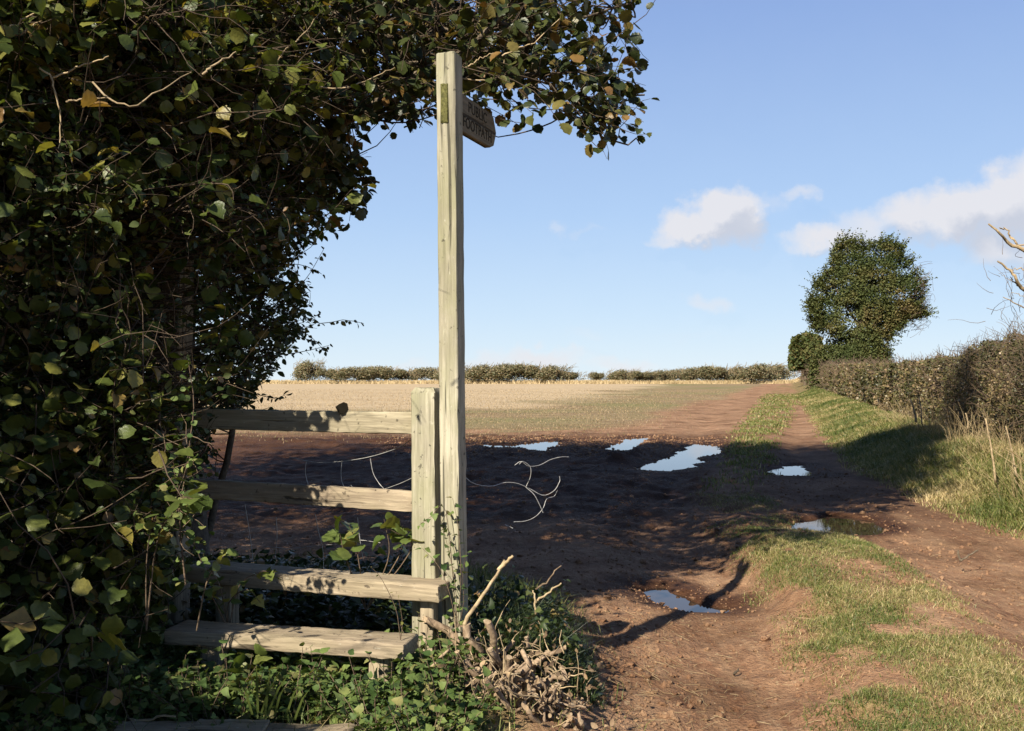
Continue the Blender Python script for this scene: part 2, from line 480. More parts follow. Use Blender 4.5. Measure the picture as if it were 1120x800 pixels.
d0 = cloud_density((0, 0)); d1 = cloud_density((.012, -.020))       # the second looks towards the light
cov = math_(wt, 'MULTIPLY', ramp(wt, d0, [(.0, (0, 0, 0)), (.35, (.22, .22, .22)), (.75, (.62, .62, .62)), (1.1, (.90, .90, .90))]), front)
shade = math_(wt, 'ADD', math_(wt, 'SUBTRACT', d1, d0), .5, clamp=True)
shade = math_(wt, 'ADD', shade, math_(wt, 'MULTIPLY', math_(wt, 'SUBTRACT', na.outputs[0], .5), .5), clamp=True)
ccol = mixc(wt, ramp(wt, shade, [(.25, (0, 0, 0)), (.85, (1, 1, 1))]), CLOUD_WHITE, CLOUD_GREY)
skyc = ramp(wt, sx.outputs[2], [(0.0, (.60, .73, .83)), (.06, (.49, .65, .83)), (.16, (.345, .52, .79)), (.34, (.195, .335, .66)), (.55, (.07, .14, .36)), (1.0, (.03, .07, .20))])
skyc = mixc(wt, 1.0, skyc, (10.0, 10.0, 10.0), 'MULTIPLY')
skyc = mixc(wt, .90, sky.outputs[0], skyc)             # clear autumn air: paler and cooler near the horizon
wt.links.new(mixc(wt, cov, skyc, ccol), bg.inputs[0])
bg.inputs[1].default_value = SKY_STRENGTH
wt.links.new(bg.outputs[0], wo.inputs[0])

SC.view_settings.view_transform = 'Standard'; SC.view_settings.look = 'None'
SC.view_settings.exposure = 1.0; SC.view_settings.gamma = 1.0; SC.view_settings.use_curve_mapping = False
SC.cycles.use_denoising = True
SC.cycles.max_bounces = 5; SC.cycles.diffuse_bounces = 2; SC.cycles.transmission_bounces = 3; SC.cycles.glossy_bounces = 3
SC.cycles.caustics_reflective = False; SC.cycles.caustics_refractive = False
#@@GROUND
# ---------------------------------------------------------------- the ground
PUDDLES = [  # outline as surveyed, water level, label
    ([(703, 648), (722, 645), (748, 653), (768, 661), (792, 667), (783, 673), (755, 672), (728, 666), (708, 660)], -.075),
    ([(692, 513), (712, 516), (738, 517), (757, 511), (764, 503), (778, 499), (797, 494), (780, 487), (758, 485), (745, 492), (728, 501), (708, 508)], -.05),
    ([(660, 491), (676, 484), (692, 479), (713, 478), (700, 484), (692, 495), (680, 494)], -.01),
    ([(525, 486), (560, 487), (585, 483), (608, 482), (606, 488), (596, 494), (572, 491), (545, 490)], .02),
    ([(845, 517), (856, 510), (874, 509), (888, 513), (887, 521), (866, 522), (850, 521)], -.05),
    ([(858, 580), (880, 570), (905, 564), (940, 567), (972, 577), (968, 584), (930, 588), (886, 588)], -.06)]
PW = [([G(x, y, z) for x, y in poly], z) for poly, z in PUDDLES]
RIDGE = [G(690, 499, .1), G(722, 492, .1), G(757, 487, .15)]


def track_r(Y): return np.interp(Y, [2, 6, 7.4, 10.3, 16.2, 26, 35, 60, 120, 400], [3.0, 3.15, 3.3, 3.45, 4.6, 7.4, 9.9, 16.8, 34, 110])
def track_l(Y): return np.interp(Y, [2, 4.8, 7, 11.4, 18.5, 30, 44, 94, 130, 400], [.9, 1.07, 1.25, 1.75, 3.1, 5.6, 9, 22, 31, 100])
def strip_c(Y): return np.interp(Y, [2, 4.35, 5.86, 9, 13, 21.6, 26.8, 44, 94, 130, 400], [1.9, 2.1, 2.3, 2.45, 2.95, 5.15, 6.65, 11.5, 25.8, 36, 112])
def strip_w(Y): return np.interp(Y, [2, 6, 9, 13, 26, 94], [.62, .60, .55, .4, .65, 1.6])
def verge_l(Y): return np.interp(Y, [2, 10, 12.7, 15.6, 21.6, 44, 130, 400], [5.0, 4.9, 4.95, 5.5, 6.9, 12.9, 36.3, 112])
def hedge_x(Y): return 6.6 + .266 * (Y - 12.8)


def terrain(X, Y):
    """height of the ground and its cover: grass, stubble, wet"""
    X = np.asarray(X, float); Y = np.asarray(Y, float)
    n1 = fbm(X * .9, Y * .9, 4, 3); n2 = fbm(X * 4.2, Y * 4.2, 4, 9); n3 = fbm(X * .22, Y * .22, 3, 21)
    near = 1 - sstep(30, 60, Y)
    z = .45 * sstep(22, 150, Y) - 26 * sstep(165, 900, Y) + .05 * n3 * (1 - sstep(100, 150, Y))
    n5 = fbm(X * 11, Y * 7, 3, 14)
    z = z + (.030 * n1 + .022 * n2 + .016 * n5 * (1 - sstep(9, 22, Y))) * (.35 + .65 * near)
    # strip of grass between the ruts
    a = np.abs(X - strip_c(Y) + .30 * n1 + .12 * n2) / strip_w(Y)
    strip = 1 - sstep(.55, 1.25, a)
    hump = np.interp(Y, [3, 6.2, 7.6, 8.8, 9.8, 11, 16, 40], [.07, .12, .24, .19, .05, .02, .03, .05])
    z = z + hump * (1 - sstep(.35, 1.35, np.where(X > strip_c(Y), a / 1.9, a)))
    # ruts
    for c, w, dp in ((track_l(Y), .45, .07), (track_r(Y), .42, .07)):
        z = z - dp * np.exp(-((X - c) / w) ** 2) * near
    # verge under the long hedge
    vd = X - verge_l(Y) + .25 * n1
    verge = sstep(-.15, .5, vd)
    z = z + .42 * sstep(-.1, 1.9, vd)
    # bank beside the stile
    bx = np.interp(Y, [-3, 2, 4.4, 6, 6.8, 7.6, 9], [.62, .6, .55, .62, .25, -.9, -2.2])
    bank = (1 - sstep(-.55, .12, X - bx + .10 * n1)) * (1 - sstep(6.8, 8.6, Y + .3 * n1))
    z = z + .21 * bank
    # churned ridge between the field puddles
    dr = np.full(X.shape, 9.)
    for (a0, b0), (a1, b1) in zip(RIDGE[:-1], RIDGE[1:]):
        dx, dy = a1 - a0, b1 - b0
        t = np.clip(((X - a0) * dx + (Y - b0) * dy) / (dx * dx + dy * dy), 0, 1)
        dr = np.minimum(dr, np.hypot(X - a0 - t * dx, Y - b0 - t * dy))
    z = z + (.26 + .16 * n2) * np.exp(-(dr / .55) ** 2)
    churn = sstep(8, 12, Y) * (1 - sstep(24, 29, Y)) * sstep(-12, -6, X) * (1 - sstep(2.6, 4.4, X - .26 * (Y - 16)))
    z = z + churn * (.07 * fbm(X * 1.7, Y * 1.7, 3, 40) + .03 * n2)
    wet_shade = np.maximum(churn, .55 * sstep(7.5, 11, Y) * (1 - sstep(22, 28, Y)))
    for poly, zl in PW:
        xs = [p[0] for p in poly]; ys = [p[1] for p in poly]
        m = (X > min(xs) - 1.5) & (X < max(xs) + 1.5) & (Y > min(ys) - 2.5) & (Y < max(ys) + 2.5)
        if not m.any(): continue
        d = polydist(X[m], Y[m], poly)
        sc = .10 if zl < -.055 else .22
        d = d + sc * 1.25 * fbm(X[m] * (3.0 if sc < .15 else 1.6), Y[m] * (3.0 if sc < .15 else 1.6), 3, 77)
        tgt = zl - np.where(d > 0, .10, .05) * np.tanh(d / sc)
        w = sstep(-sc * 4, -sc * .4, d)
        zz = z[m]; z[m] = zz * (1 - w) + tgt * w
        wet_shade[m] = np.maximum(wet_shade[m], sstep(-sc * 4.5, -sc * .8, d))
    # cover
    gpatch = fbm(X * 1.6, Y * 1.6, 4, 5)
    grass = strip * np.clip(.60 + .95 * gpatch, 0, 1) * np.interp(Y, [3, 9, 11, 15, 20, 30], [1, .9, .25, .12, .55, .9])
    grass = grass * sstep(-.30, .22, fbm(X * 2.3, Y * 2.3, 3, 61) + .16)
    grass = np.maximum(grass, verge * np.clip(.85 + .5 * gpatch, 0, 1))
    grass = np.maximum(grass, bank * np.where(X > .0, .45, .8))
    fx = X - (track_l(Y) - 1.0)
    weeds = sstep(21, 36, Y + 5 * n1 + 3 * n3) * (1 - sstep(-3.5, .3, fx + 1.2 * n3 - .04 * (Y - 30)))
    stub = weeds * sstep(36, 54, Y) * (1 - sstep(-6, 7, X - (-1.6 + .238 * (Y - 45)) + 5 * n3))
    stub = np.maximum(stub, sstep(34, 56, Y + 4 * n3) * (1 - sstep(-6, 2, X)))
    stub = np.where(Y > 148, 0.8, stub)
    wet_shade = wet_shade * (1 - grass)
    return z, grass, weeds, stub, wet_shade


def axis(segs):
    out = [segs[0][0]]
    for a, b, st0, st1 in segs:
        x = a
        while x < b - 1e-6:
            f = (x - a) / (b - a); x = min(b, x + st0 * (1 - f) + st1 * f); out.append(x)
    return np.array(out)


gx = np.concatenate([-axis([(6, 14, .2, .6), (14, 70, .8, 4), (70, 2500, 6, 300)])[::-1][:-1], axis([(-6, -2, .2, .05), (-2, 5, .042, .042), (5, 14, .05, .14), (14, 50, .2, .8), (50, 130, 1, 4), (130, 2500, 6, 300)])])
gy = axis([(-40, -4, 6, .6), (-4, 3, .4, .06), (3, 9, .035, .05), (9, 27, .055, .13), (27, 60, .2, .6), (60, 160, .8, 3), (160, 400, 4, 20), (400, 4500, 30, 400)])
GXX, GYY = np.meshgrid(gx, gy)
gz_, g_gr, g_we, g_st, g_wet_shade = terrain(GXX.ravel(), GYY.ravel())


def gz(x, y):
    return terrain(np.atleast_1d(np.asarray(x, float)), np.atleast_1d(np.asarray(y, float)))[0]


gm = MB()
ii = np.arange(len(gx) * len(gy)).reshape(len(gy), len(gx))
gm.add(np.stack([GXX.ravel(), GYY.ravel(), gz_], 1), np.stack([ii[:-1, :-1], ii[:-1, 1:], ii[1:, 1:], ii[1:, :-1]], -1).reshape(-1, 4))
m, nt, out = new_mat('field_soil')
geo = nt.nodes.new('ShaderNodeNewGeometry'); pos = geo.outputs['Position']
fine = noise_(nt, pos, 14, 7, .65); coarse = noise_(nt, pos, 1.3, 5, .6); crumbs = noise_(nt, pos, 55, 4, .6)
lo = noise_(nt, pos, .11, 4, .55)
mpn = nt.nodes.new('ShaderNodeMapping'); mpn.inputs['Rotation'].default_value = (0, 0, math.radians(15)); mpn.inputs['Scale'].default_value = (9, .9, 1)
nt.links.new(pos, mpn.inputs[0]); streak = noise_(nt, mpn.outputs[0], 1.0, 5, .6)
mpr = nt.nodes.new('ShaderNodeMapping'); mpr.inputs['Rotation'].default_value = (0, 0, math.radians(4)); mpr.inputs['Scale'].default_value = (.12, 2.2, 1)
nt.links.new(pos, mpr.inputs[0]); rows = noise_(nt, mpr.outputs[0], 1.0, 4, .6)
soil = ramp(nt, math_(nt, 'ADD', math_(nt, 'MULTIPLY', fine, .5), math_(nt, 'MULTIPLY', coarse, .5)), [(.34, (.125, .062, .035)), (.47, (.250, .140, .080)), (.62, (.370, .226, .132))])
soil = mixc(nt, math_(nt, 'MULTIPLY', ramp(nt, streak, [(.45, (0, 0, 0)), (.65, (1, 1, 1))]), .35), soil, (.38, .26, .155))
patch = ramp(nt, noise_(nt, pos, .75, 6, .62), [(.38, (.62, .58, .55)), (.52, (1, 1, 1)), (.68, (1.14, 1.12, 1.10))])
soil = mixc(nt, 1.0, soil, patch, 'MULTIPLY')
bits = ramp(nt, noise_(nt, pos, 38, 2, .5), [(.66, (0, 0, 0)), (.70, (1, 1, 1))])
soil = mixc(nt, math_(nt, 'MULTIPLY', bits, .55), soil, (.42, .33, .20))
dk = ramp(nt, crumbs, [(.32, (1, 1, 1)), (.42, (0, 0, 0))])
soil = mixc(nt, math_(nt, 'MULTIPLY', dk, .45), soil, (.10, .06, .04))
gcol = ramp(nt, fine, [(.35, (.075, .085, .026)), (.5, (.145, .140, .050)), (.66, (.27, .22, .10))])
wcol = ramp(nt, math_(nt, 'ADD', math_(nt, 'MULTIPLY', fine, .35), math_(nt, 'MULTIPLY', rows, .65)), [(.36, (.16, .105, .060)), (.5, (.235, .170, .095)), (.64, (.32, .245, .145))])
wcol = mixc(nt, ramp(nt, lo, [(.42, (0, 0, 0)), (.62, (.7, .7, .7))]), wcol, (.165, .165, .066))
scol = ramp(nt, math_(nt, 'ADD', math_(nt, 'MULTIPLY', fine, .3), math_(nt, 'MULTIPLY', rows, .7)), [(.36, (.31, .23, .135)), (.5, (.41, .315, .195)), (.64, (.50, .395, .255))])
n_edge = math_(nt, 'MULTIPLY', math_(nt, 'SUBTRACT', fine, .5), .9)


def soft(a):
    return ramp(nt, math_(nt, 'ADD', a, n_edge), [(.3, (0, 0, 0)), (.7, (1, 1, 1))])


c = mixc(nt, soft(attr(nt, 'weeds')), soil, wcol)
c = mixc(nt, soft(attr(nt, 'stub')), c, scol)
c = mixc(nt, math_(nt, 'MULTIPLY', soft(attr(nt, 'grass')), .62), c, gcol)
wet_shade_f = attr(nt, 'wet_shade')
c = mixc(nt, wet_shade_f, c, mixc(nt, 1.0, c, (.25, .20, .175), 'MULTIPLY'))  # soaked soil, darkened further to paint in the tree's shade
rgh = math_(nt, 'SUBTRACT', .95, math_(nt, 'MULTIPLY', wet_shade_f, .22))
hgt = math_(nt, 'ADD', math_(nt, 'MULTIPLY', fine, .7), math_(nt, 'MULTIPLY', crumbs, .4))
principled(nt, out, c, rgh, .12, hgt, 1.0, .055)
M['soil'] = m
ground = gm.build('ground', m)
tag(ground, 'red brown farm track and stubble field with muddy ruts', kind='structure')
for nme, arr in (('grass', g_gr), ('weeds', g_we), ('stub', g_st), ('wet_shade', g_wet_shade)):
    a = ground.data.attributes.new(nme, 'FLOAT', 'POINT'); a.data.foreach_set('value', arr.astype(np.float32))

pl_lab = ['small puddle in the near rut beside the shadow of the signpost', 'long curved puddle lying in the churned gateway mud', 'narrow puddle behind the churned ridge of mud',
          'thin scattered puddle at the field edge seen past the post', 'oval puddle at the start of the green path', 'brown shallow puddle in the rut below the grass bank']
for (poly, zl), lab in zip(PW, pl_lab):
    c0 = np.mean(poly, 0); b = MB()
    pts = np.array([c0 + (np.array(p) - c0) * 1.0 + unit(np.array(p) - c0) * (.14 if zl < -.055 else .35) for p in poly])
    v = np.vstack([np.column_stack([pts, np.full(len(pts), zl)]), [[*c0, zl]]])
    n = len(pts)
    b.add(v, np.array([(i, (i + 1) % n, n) for i in range(n)]))
    o = b.build('puddle', M['water']); tag(o, lab, kind='structure')

# ---------------------------------------------------------------- clods, grass, straw
def blades(mb, x, y, h, w, lean, rnd, zoff=-.01):
    N = len(x)
    if not N: return
    z = gz(x, y) + zoff
    a = rng.random(N) * 2 * np.pi
    dx, dy = np.cos(a), np.sin(a)
    b = rng.random(N) * 2 * np.pi
    lx, ly = np.cos(b) * lean * h, np.sin(b) * lean * h
    base = np.stack([x, y, z], 1)
    side = np.stack([dx * w / 2, dy * w / 2, np.zeros(N)], 1)
    mid = base + np.stack([lx * .35, ly * .35, h * .6], 1)
    tip = base + np.stack([lx, ly, h * np.sqrt(np.maximum(.05, 1 - .45 * lean ** 2))], 1)
    v = np.stack([base - side, base + side, mid - side * .75, mid + side * .75, tip], 1)
    o = (np.arange(N) * 5)[:, None]
    mb.add(v.reshape(-1, 3), [o + np.array([[0, 1, 3, 2]]), o + np.array([[2, 3, 4]])], np.repeat(rnd, 5))


def scatter(n, x0, x1, y0, y1, key, power=1.0, near=1.6):
    """random ground points, denser towards the stile, thinned by a cover mask"""
    u = rng.random(n); y = y0 * (y1 / y0) ** u if near > 1 else y0 + (y1 - y0) * u
    x = x0 + (x1 - x0) * rng.random(n)
    t = terrain(x, y)
    k = key(x, y, t)
    keep = rng.random(n) < k ** power
    return x[keep], y[keep]


gb = MB()
# short turf of the middle strip
n = 480000; y = 3.9 * (13 / 3.9) ** rng.random(n); x = strip_c(y) + rng.uniform(-2.3, 2.3, n) * strip_w(y)
k = terrain(x, y)[1]; m_ = rng.random(n) < k; x, y = x[m_], y[m_]
r_ = np.clip(.44 + .6 * fbm(x * 1.4, y * 1.4, 3, 33) + rng.normal(0, .20, len(x)), 0, 1)
blades(gb, x, y, rng.uniform(.012, .050, len(x)), rng.uniform(.0018, .0036, len(x)) * (1 + y / 14), rng.uniform(.3, 1.3, len(x)), r_)
# path strip further off
n = 60000; y = 13 * (75 / 13) ** rng.random(n); x = strip_c(y) + rng.uniform(-1.4, 1.4, n) * strip_w(y)
k = terrain(x, y)[1]; m_ = rng.random(n) < k * .8; x, y = x[m_], y[m_]
blades(gb, x, y, rng.uniform(.04, .10, len(x)), .006 * (1 + y / 9), rng.uniform(.2, 1., len(x)), np.clip(.46 + rng.normal(0, .2, len(x)), 0, 1))
# verge below the hedge, long and tangled
n = 230000; y = 8.2 * (75 / 8.2) ** rng.random(n); x = verge_l(y) - .3 + rng.random(n) * (2.4 + .01 * y)
k = terrain(x, y)[1]; m_ = (rng.random(n) < k) & (x < hedge_x(y) + .5); x, y = x[m_], y[m_]
dd = (x - verge_l(y)); r_ = np.clip(.66 + .6 * fbm(x * .8, y * .8, 3, 88) + rng.normal(0, .2, len(x)) - .2 * sstep(16, 30, y), 0, 1)
blades(gb, x, y, rng.uniform(.06, .25, len(x)) * (.45 + .55 * sstep(0, .8, dd)) * (1 - .3 * sstep(16, 30, y)), .0042 * (1 + y / 10), rng.uniform(.4, 1.5, len(x)), r_)
# bank by the stile
n = 60000; x = rng.uniform(-2.4, .75, n); y = rng.uniform(3.0, 8.4, n)
k = terrain(x, y)[1] * np.where(x < -.1, .5, .8) * np.where((y > 4.7) & (x < -.35), .12, 1) * np.where((x > -.1) & (y < 5.6), .30, 1); m_ = rng.random(n) < k; x, y = x[m_], y[m_]
blades(gb, x, y, rng.uniform(.04, .15, len(x)), rng.uniform(.003, .005, len(x)), rng.uniform(.3, 1.3, len(x)), np.clip(.36 + rng.normal(0, .2, len(x)), 0, 1))
# stubble and weeds on the nearer part of the field
gb2 = MB(); n = 130000; y = 23 * (95 / 23) ** rng.random(n); x = rng.uniform(-1.05, 1.0, n) * y * .52
t = terrain(x, y); k = np.maximum(t[2], t[3]) * (.65 + .7 * fbm(x * .35, y * 3.1, 3, 17)); m_ = rng.random(n) < k; x, y = x[m_], y[m_]; t3 = t[3][m_]
blades(gb2, x, y, rng.uniform(.02, .085, len(x)), .0040 * (1 + y / 9), rng.uniform(.2, .9, len(x)), np.clip(np.where(rng.random(len(x)) < .25, .05, .40) + rng.normal(0, .15, len(x)) + .25 * t3, 0, 1))
tag(gb2.build('field_stubble', M['stubble']), 'short cut straw and sparse weeds standing over the field', 'stubble', kind='stuff')
tag(gb.build('grass', M['grass']), 'green and yellowing grass on the verge and between the ruts', 'grass', kind='stuff')

sb = MB()
# loose straw lying on the track and the bank edge
n = 8000; y = 4.0 * (16 / 4.0) ** rng.random(n); x = rng.uniform(-.2, 6, n)
t = terrain(x, y); dens = .12 + .6 * sstep(.15, .6, t[1]) + .75 * np.exp(-((x - .85) / .28) ** 2) * (y < 6.5)
m_ = (rng.random(n) < dens) & (t[4] < .55); x, y = x[m_], y[m_]
N = len(x); a = rng.random(N) * np.pi; L = rng.uniform(.02, .11, N)
p0 = np.stack([x, y, gz(x, y) + .006], 1); x2, y2 = x + np.cos(a) * L, y + np.sin(a) * L
p1 = np.stack([x2, y2, gz(x2, y2) + .008 + rng.random(N) * .012], 1)
tubes(sb, np.stack([p0, (p0 + p1) / 2 + rng.normal(0, .003, (N, 3)), p1], 1), .0011, .0009, 3)
tag(sb.build('straw_litter', M['straw']), 'bits of dry straw scattered over the bare soil', 'straw', kind='stuff')

cb = MB()
# crumbs of soil and clods
ico = bpy.data.meshes.new('t'); import bmesh as _bm
bmx = _bm.new(); _bm.ops.create_icosphere(bmx, subdivisions=1, radius=1); IV = np.array([v.co[:] for v in bmx.verts]); IF = np.array([[v.index for v in f.verts] for f in bmx.faces]); bmx.free(); bpy.data.meshes.remove(ico)
n = 60000; y = 4.0 * (26 / 4.0) ** rng.random(n); x = np.where(rng.random(n) < .5, rng.uniform(-1, 5.5, n), rng.uniform(-3, 5, n))
t = terrain(x, y); dens = .22 + .35 * (np.abs(np.abs(x - track_l(y)) - .45) < .15) + .35 * (np.abs(np.abs(x - track_r(y)) - .45) < .15) + .9 * np.exp(-((x - .62) / .3) ** 2) * (y < 7) + .8 * sstep(18, 20, y) * (1 - sstep(25, 28, y))
m_ = (rng.random(n) < dens) & (t[1] < .4); x, y = x[m_], y[m_]
ex, ey = [], []                                        # lumps poached up round the puddles
for poly, zl in PW:
    pl = np.array(poly + poly[:1]); k = 130
    i = rng.integers(0, len(poly), k); f = rng.random((k, 1)); q = pl[i] * (1 - f) + pl[i + 1] * f + rng.normal(0, .07 if zl < -.055 else .2, (k, 2)); ex.append(q[:, 0]); ey.append(q[:, 1])
x = np.concatenate([x] + ex); y = np.concatenate([y] + ey); N = len(x)
s = rng.lognormal(math.log(.0058), .65, N) * (1 + .5 * sstep(16, 22, y))
s = np.minimum(s, .035)
v = np.stack([x, y, gz(x, y) + s * .3], 1)[:, None, :] + s[:, None, None] * IV[None] * rng.uniform(.55, 1.25, (N, len(IV), 1)) * np.array([1, 1, .7])
cb.add(v.reshape(-1, 3), (IF[None] + (np.arange(N) * len(IV))[:, None, None]).reshape(-1, 3))
tag(cb.build('soil_crumbs', M['soil'], smooth=False), 'crumbled red soil and small clods along the track', 'soil', kind='stuff')
#@@TIMBER
# ---------------------------------------------------------------- timber: signpost and stile
def beam(name, L, w, h, mat, mtx, parent, seed=0, jit=.0018, rings=26, rnd_c=.10, taper_top=0.0, slant=0.0):
    """a sawn, weathered length of timber: grain along local x, cross-section w (y) by h (z), eased arrises, uneven faces"""
    r = np.random.default_rng(seed + 100)
    b = MB()
    c = min(w, h) * rnd_c
    prof = []
    for (sy, sz) in ((1, 1), (-1, 1), (-1, -1), (1, -1)):
        cy, cz = sy * (w / 2 - c), sz * (h / 2 - c)
        a0 = {(1, 1): 0, (-1, 1): 90, (-1, -1): 180, (1, -1): 270}[(sy, sz)]
        for k in (0, 45, 90):
            prof.append((cy + c * math.cos(math.radians(a0 + k)), cz + c * math.sin(math.radians(a0 + k))))
    extra = []
    n0 = len(prof)
    for i in range(n0):                       # two more points along each face so that the face can undulate
        p, q = prof[i], prof[(i + 1) % n0]
        extra.append(p)
        if math.hypot(p[0] - q[0], p[1] - q[1]) > c * 1.5:
            extra += [(p[0] + (q[0] - p[0]) * f, p[1] + (q[1] - p[1]) * f) for f in (.33, .66)]
    prof = np.array(extra); n = len(prof)
    xs = np.linspace(0, L, rings)
    ph = r.random(3) * 9
    V = []
    for x in xs:
        d = r.normal(0, jit, (n, 2)); bow = np.array([.0025 * math.sin(x * 1.9 + ph[0]), .002 * math.sin(x * 2.3 + ph[1])])
        V.append(np.column_stack([np.full(n, x), prof + d * .6 + bow]))
    V[0][:, 0] += r.normal(0, .002, n); V[-1][:, 0] += r.normal(0, .002, n) + slant * V[-1][:, 2]
    e0 = V[0].copy(); e0[:, 1:] = e0[:, 1:] * .90; e0[:, 0] -= .004
    e1 = V[-1].copy(); e1[:, 1:] = e1[:, 1:] * (.90 - taper_top); e1[:, 0] += .004 + taper_top * .12
    V = [e0] + V + [e1]
    k = len(V); idx = np.arange(k * n).reshape(k, n)
    q = np.stack([idx[:-1], np.roll(idx, -1, 1)[:-1], np.roll(idx, -1, 1)[1:], idx[1:]], -1).reshape(-1, 4)
    b.add(np.concatenate(V), [q[:, ::-1].copy()[:, ::-1], idx[0][None, ::-1], idx[-1][None]])
    o = b.build(name, mat, None)
    try:
        o.data.set_sharp_from_angle(angle=math.radians(38))
    except Exception:
        pass
    m4 = Matrix(mtx)
    if parent is not None:
        o.parent = parent
        m4 = Matrix.Translation(-Vector(parent.location)) @ m4
    o.matrix_basis = m4
    return o


def frame(origin, xdir, ydir):
    x = Vector(xdir).normalized(); y = Vector(ydir); y = (y - x * y.dot(x)).normalized(); z = x.cross(y)
    m4 = Matrix.Identity(4)
    for i in range(3):
        m4[i][0], m4[i][1], m4[i][2], m4[i][3] = x[i], y[i], z[i], origin[i]
    return m4


A = math.radians(20)
RT = Vector((math.cos(A), -math.sin(A), 0)); BK = Vector((math.sin(A), math.cos(A), 0)); UP = Vector((0, 0, 1))

# signpost
PB = Vector((-.250, 4.50, .0))                          # foot of the post
lean = Vector((-.0125, .004, 1)).normalized()
sp = thing('signpost', 'tall square wooden footpath signpost beside the stile with a short finger board near its top', 'signpost', PB)
beam('post', 3.00, .094, .094, M['post_wood'], frame(PB, lean, RT), sp, 1, rings=40, taper_top=.0)
top = PB + lean * 3.0


def sp_at(z, r=0, b=0):
    return PB + lean * z + RT * r + BK * b


fb_len = .50
# finger board: rounded outer end
def board_mesh():
    b = MB(); th = .036; h = .176; L = fb_len
    out_ = [(0, -h / 2), (L - .075, -h / 2), (L - .03, -h / 2 + .018), (L, -h / 2 + .075), (L + .004, 0), (L, h / 2 - .075), (L - .03, h / 2 - .018), (L - .075, h / 2), (0, h / 2)]
    n = len(out_); rr = np.random.default_rng(5)
    o2 = np.array(out_) + rr.normal(0, .0012, (n, 2))
    ci = o2.mean(0); inn = o2 + (ci - o2) * np.array([.012, .035])
    V = [np.column_stack([inn, np.full(n, -th / 2)]), np.column_stack([o2, np.full(n, -th / 2 + .005)]), np.column_stack([o2, np.full(n, th / 2 - .005)]), np.column_stack([inn, np.full(n, th / 2)])]
    idx = np.arange(4 * n).reshape(4, n)
    q = np.stack([idx[:-1], np.roll(idx, -1, 1)[:-1], np.roll(idx, -1, 1)[1:], idx[1:]], -1).reshape(-1, 4)
    b.add(np.concatenate(V), [q, idx[0][None, ::-1], idx[3][None]])
    return b


zb = 2.775
fo = sp_at(zb, 0, .045)
fb = board_mesh().build('finger_board', M['shaded_oak'], None, smooth=False)
fb.parent = sp
bm4 = frame(fo, BK, UP)                                   # x along the board, y up, z = x cross y
fb.matrix_basis = Matrix.Translation(-PB) @ bm4
fb['label'] = 'short wooden finger board with two lines of carved capitals'
side_r = 1 if Vector((bm4[0][2], bm4[1][2], bm4[2][2])).dot(RT) > 0 else -1


def lettering(txt, hgt, y, flip):
    cu_ = bpy.data.curves.new('t', 'FONT'); cu_.body = txt; cu_.size = hgt / .70; cu_.extrude = .0012; cu_.align_x = 'CENTER'; cu_.space_character = 1.05
    to = bpy.data.objects.new('t', cu_); COL.objects.link(to)
    dg = bpy.context.evaluated_depsgraph_get(); dg.update()
    me = bpy.data.meshes.new_from_object(to.evaluated_get(dg))
    bpy.data.objects.remove(to); bpy.data.curves.remove(cu_)
    me.materials.clear(); me.materials.append(M['letter'])
    o = bpy.data.objects.new('lettering', me); COL.objects.link(o); o.parent = fb
    zf = .036 / 2 + .0008
    wdt = max(v.co.x for v in me.vertices) - min(v.co.x for v in me.vertices)
    sx = min(1.0, .36 / wdt) if wdt > 0 else 1
    if not flip:
        o.matrix_basis = Matrix.Translation((fb_len / 2 + .005, y, zf)) @ Matrix.Diagonal((sx, 1, 1, 1))
    else:
        o.matrix_basis = Matrix.Translation((fb_len / 2 + .005, y, -zf)) @ Matrix.Rotation(math.pi, 4, 'Y') @ Matrix.Diagonal((sx, 1, 1, 1))
    return o


for fl in (False, True):
    lettering('PUBLIC', .050, .018, fl); lettering('FOOTPATH', .050, -.062, fl)
# end grain of the board where it is mortised through the post
tb = beam('tenon_end', .022, .036, .176, M['moss'], frame(sp_at(zb, -.004, -.0505), BK, RT), sp, 8, rings=3, jit=.0006)
tb['label'] = 'mossy green end of the board showing through the post'

# stile
SB = Vector((-.385, 4.575, 0))
st_ = thing('stile', 'weathered wooden stile with two rails and low plank steps beside the signpost', 'stile', (-.385, 4.575, .1))
g0 = .0
# post beside the signpost, slant topped
p1 = SB - RT * .002
beam('post', 1.475, .118, .108, M['post_wood'], frame(Vector((p1.x, p1.y, g0)), UP, RT), st_, 2, taper_top=.16, rnd_c=.07)
WID = 1.42
p2 = SB - RT * WID
hp = beam('post', 2.36, .115, .115, M['board_wood'], frame(Vector((p2.x, p2.y, g0)), Vector((.01, 0, 1)), RT), st_, 3, rings=34)
hp['label'] = 'tall dark gripping post half hidden in the leaves'
r_end = p1 - RT * .060


def rail(z, h, drop, seed, th=.042):
    a = Vector((r_end.x, r_end.y, z)); e = Vector((p2.x, p2.y, z + drop)) + RT * .05
    beam('rail', (e - a).length, th, h, M['board_wood'] if seed != 4 else M['sign_wood'], frame(a, e - a, BK), st_, seed, rings=34, jit=.0022)


rail(1.335, .100, .005, 4)
rail(.975, .094, .010, 5)
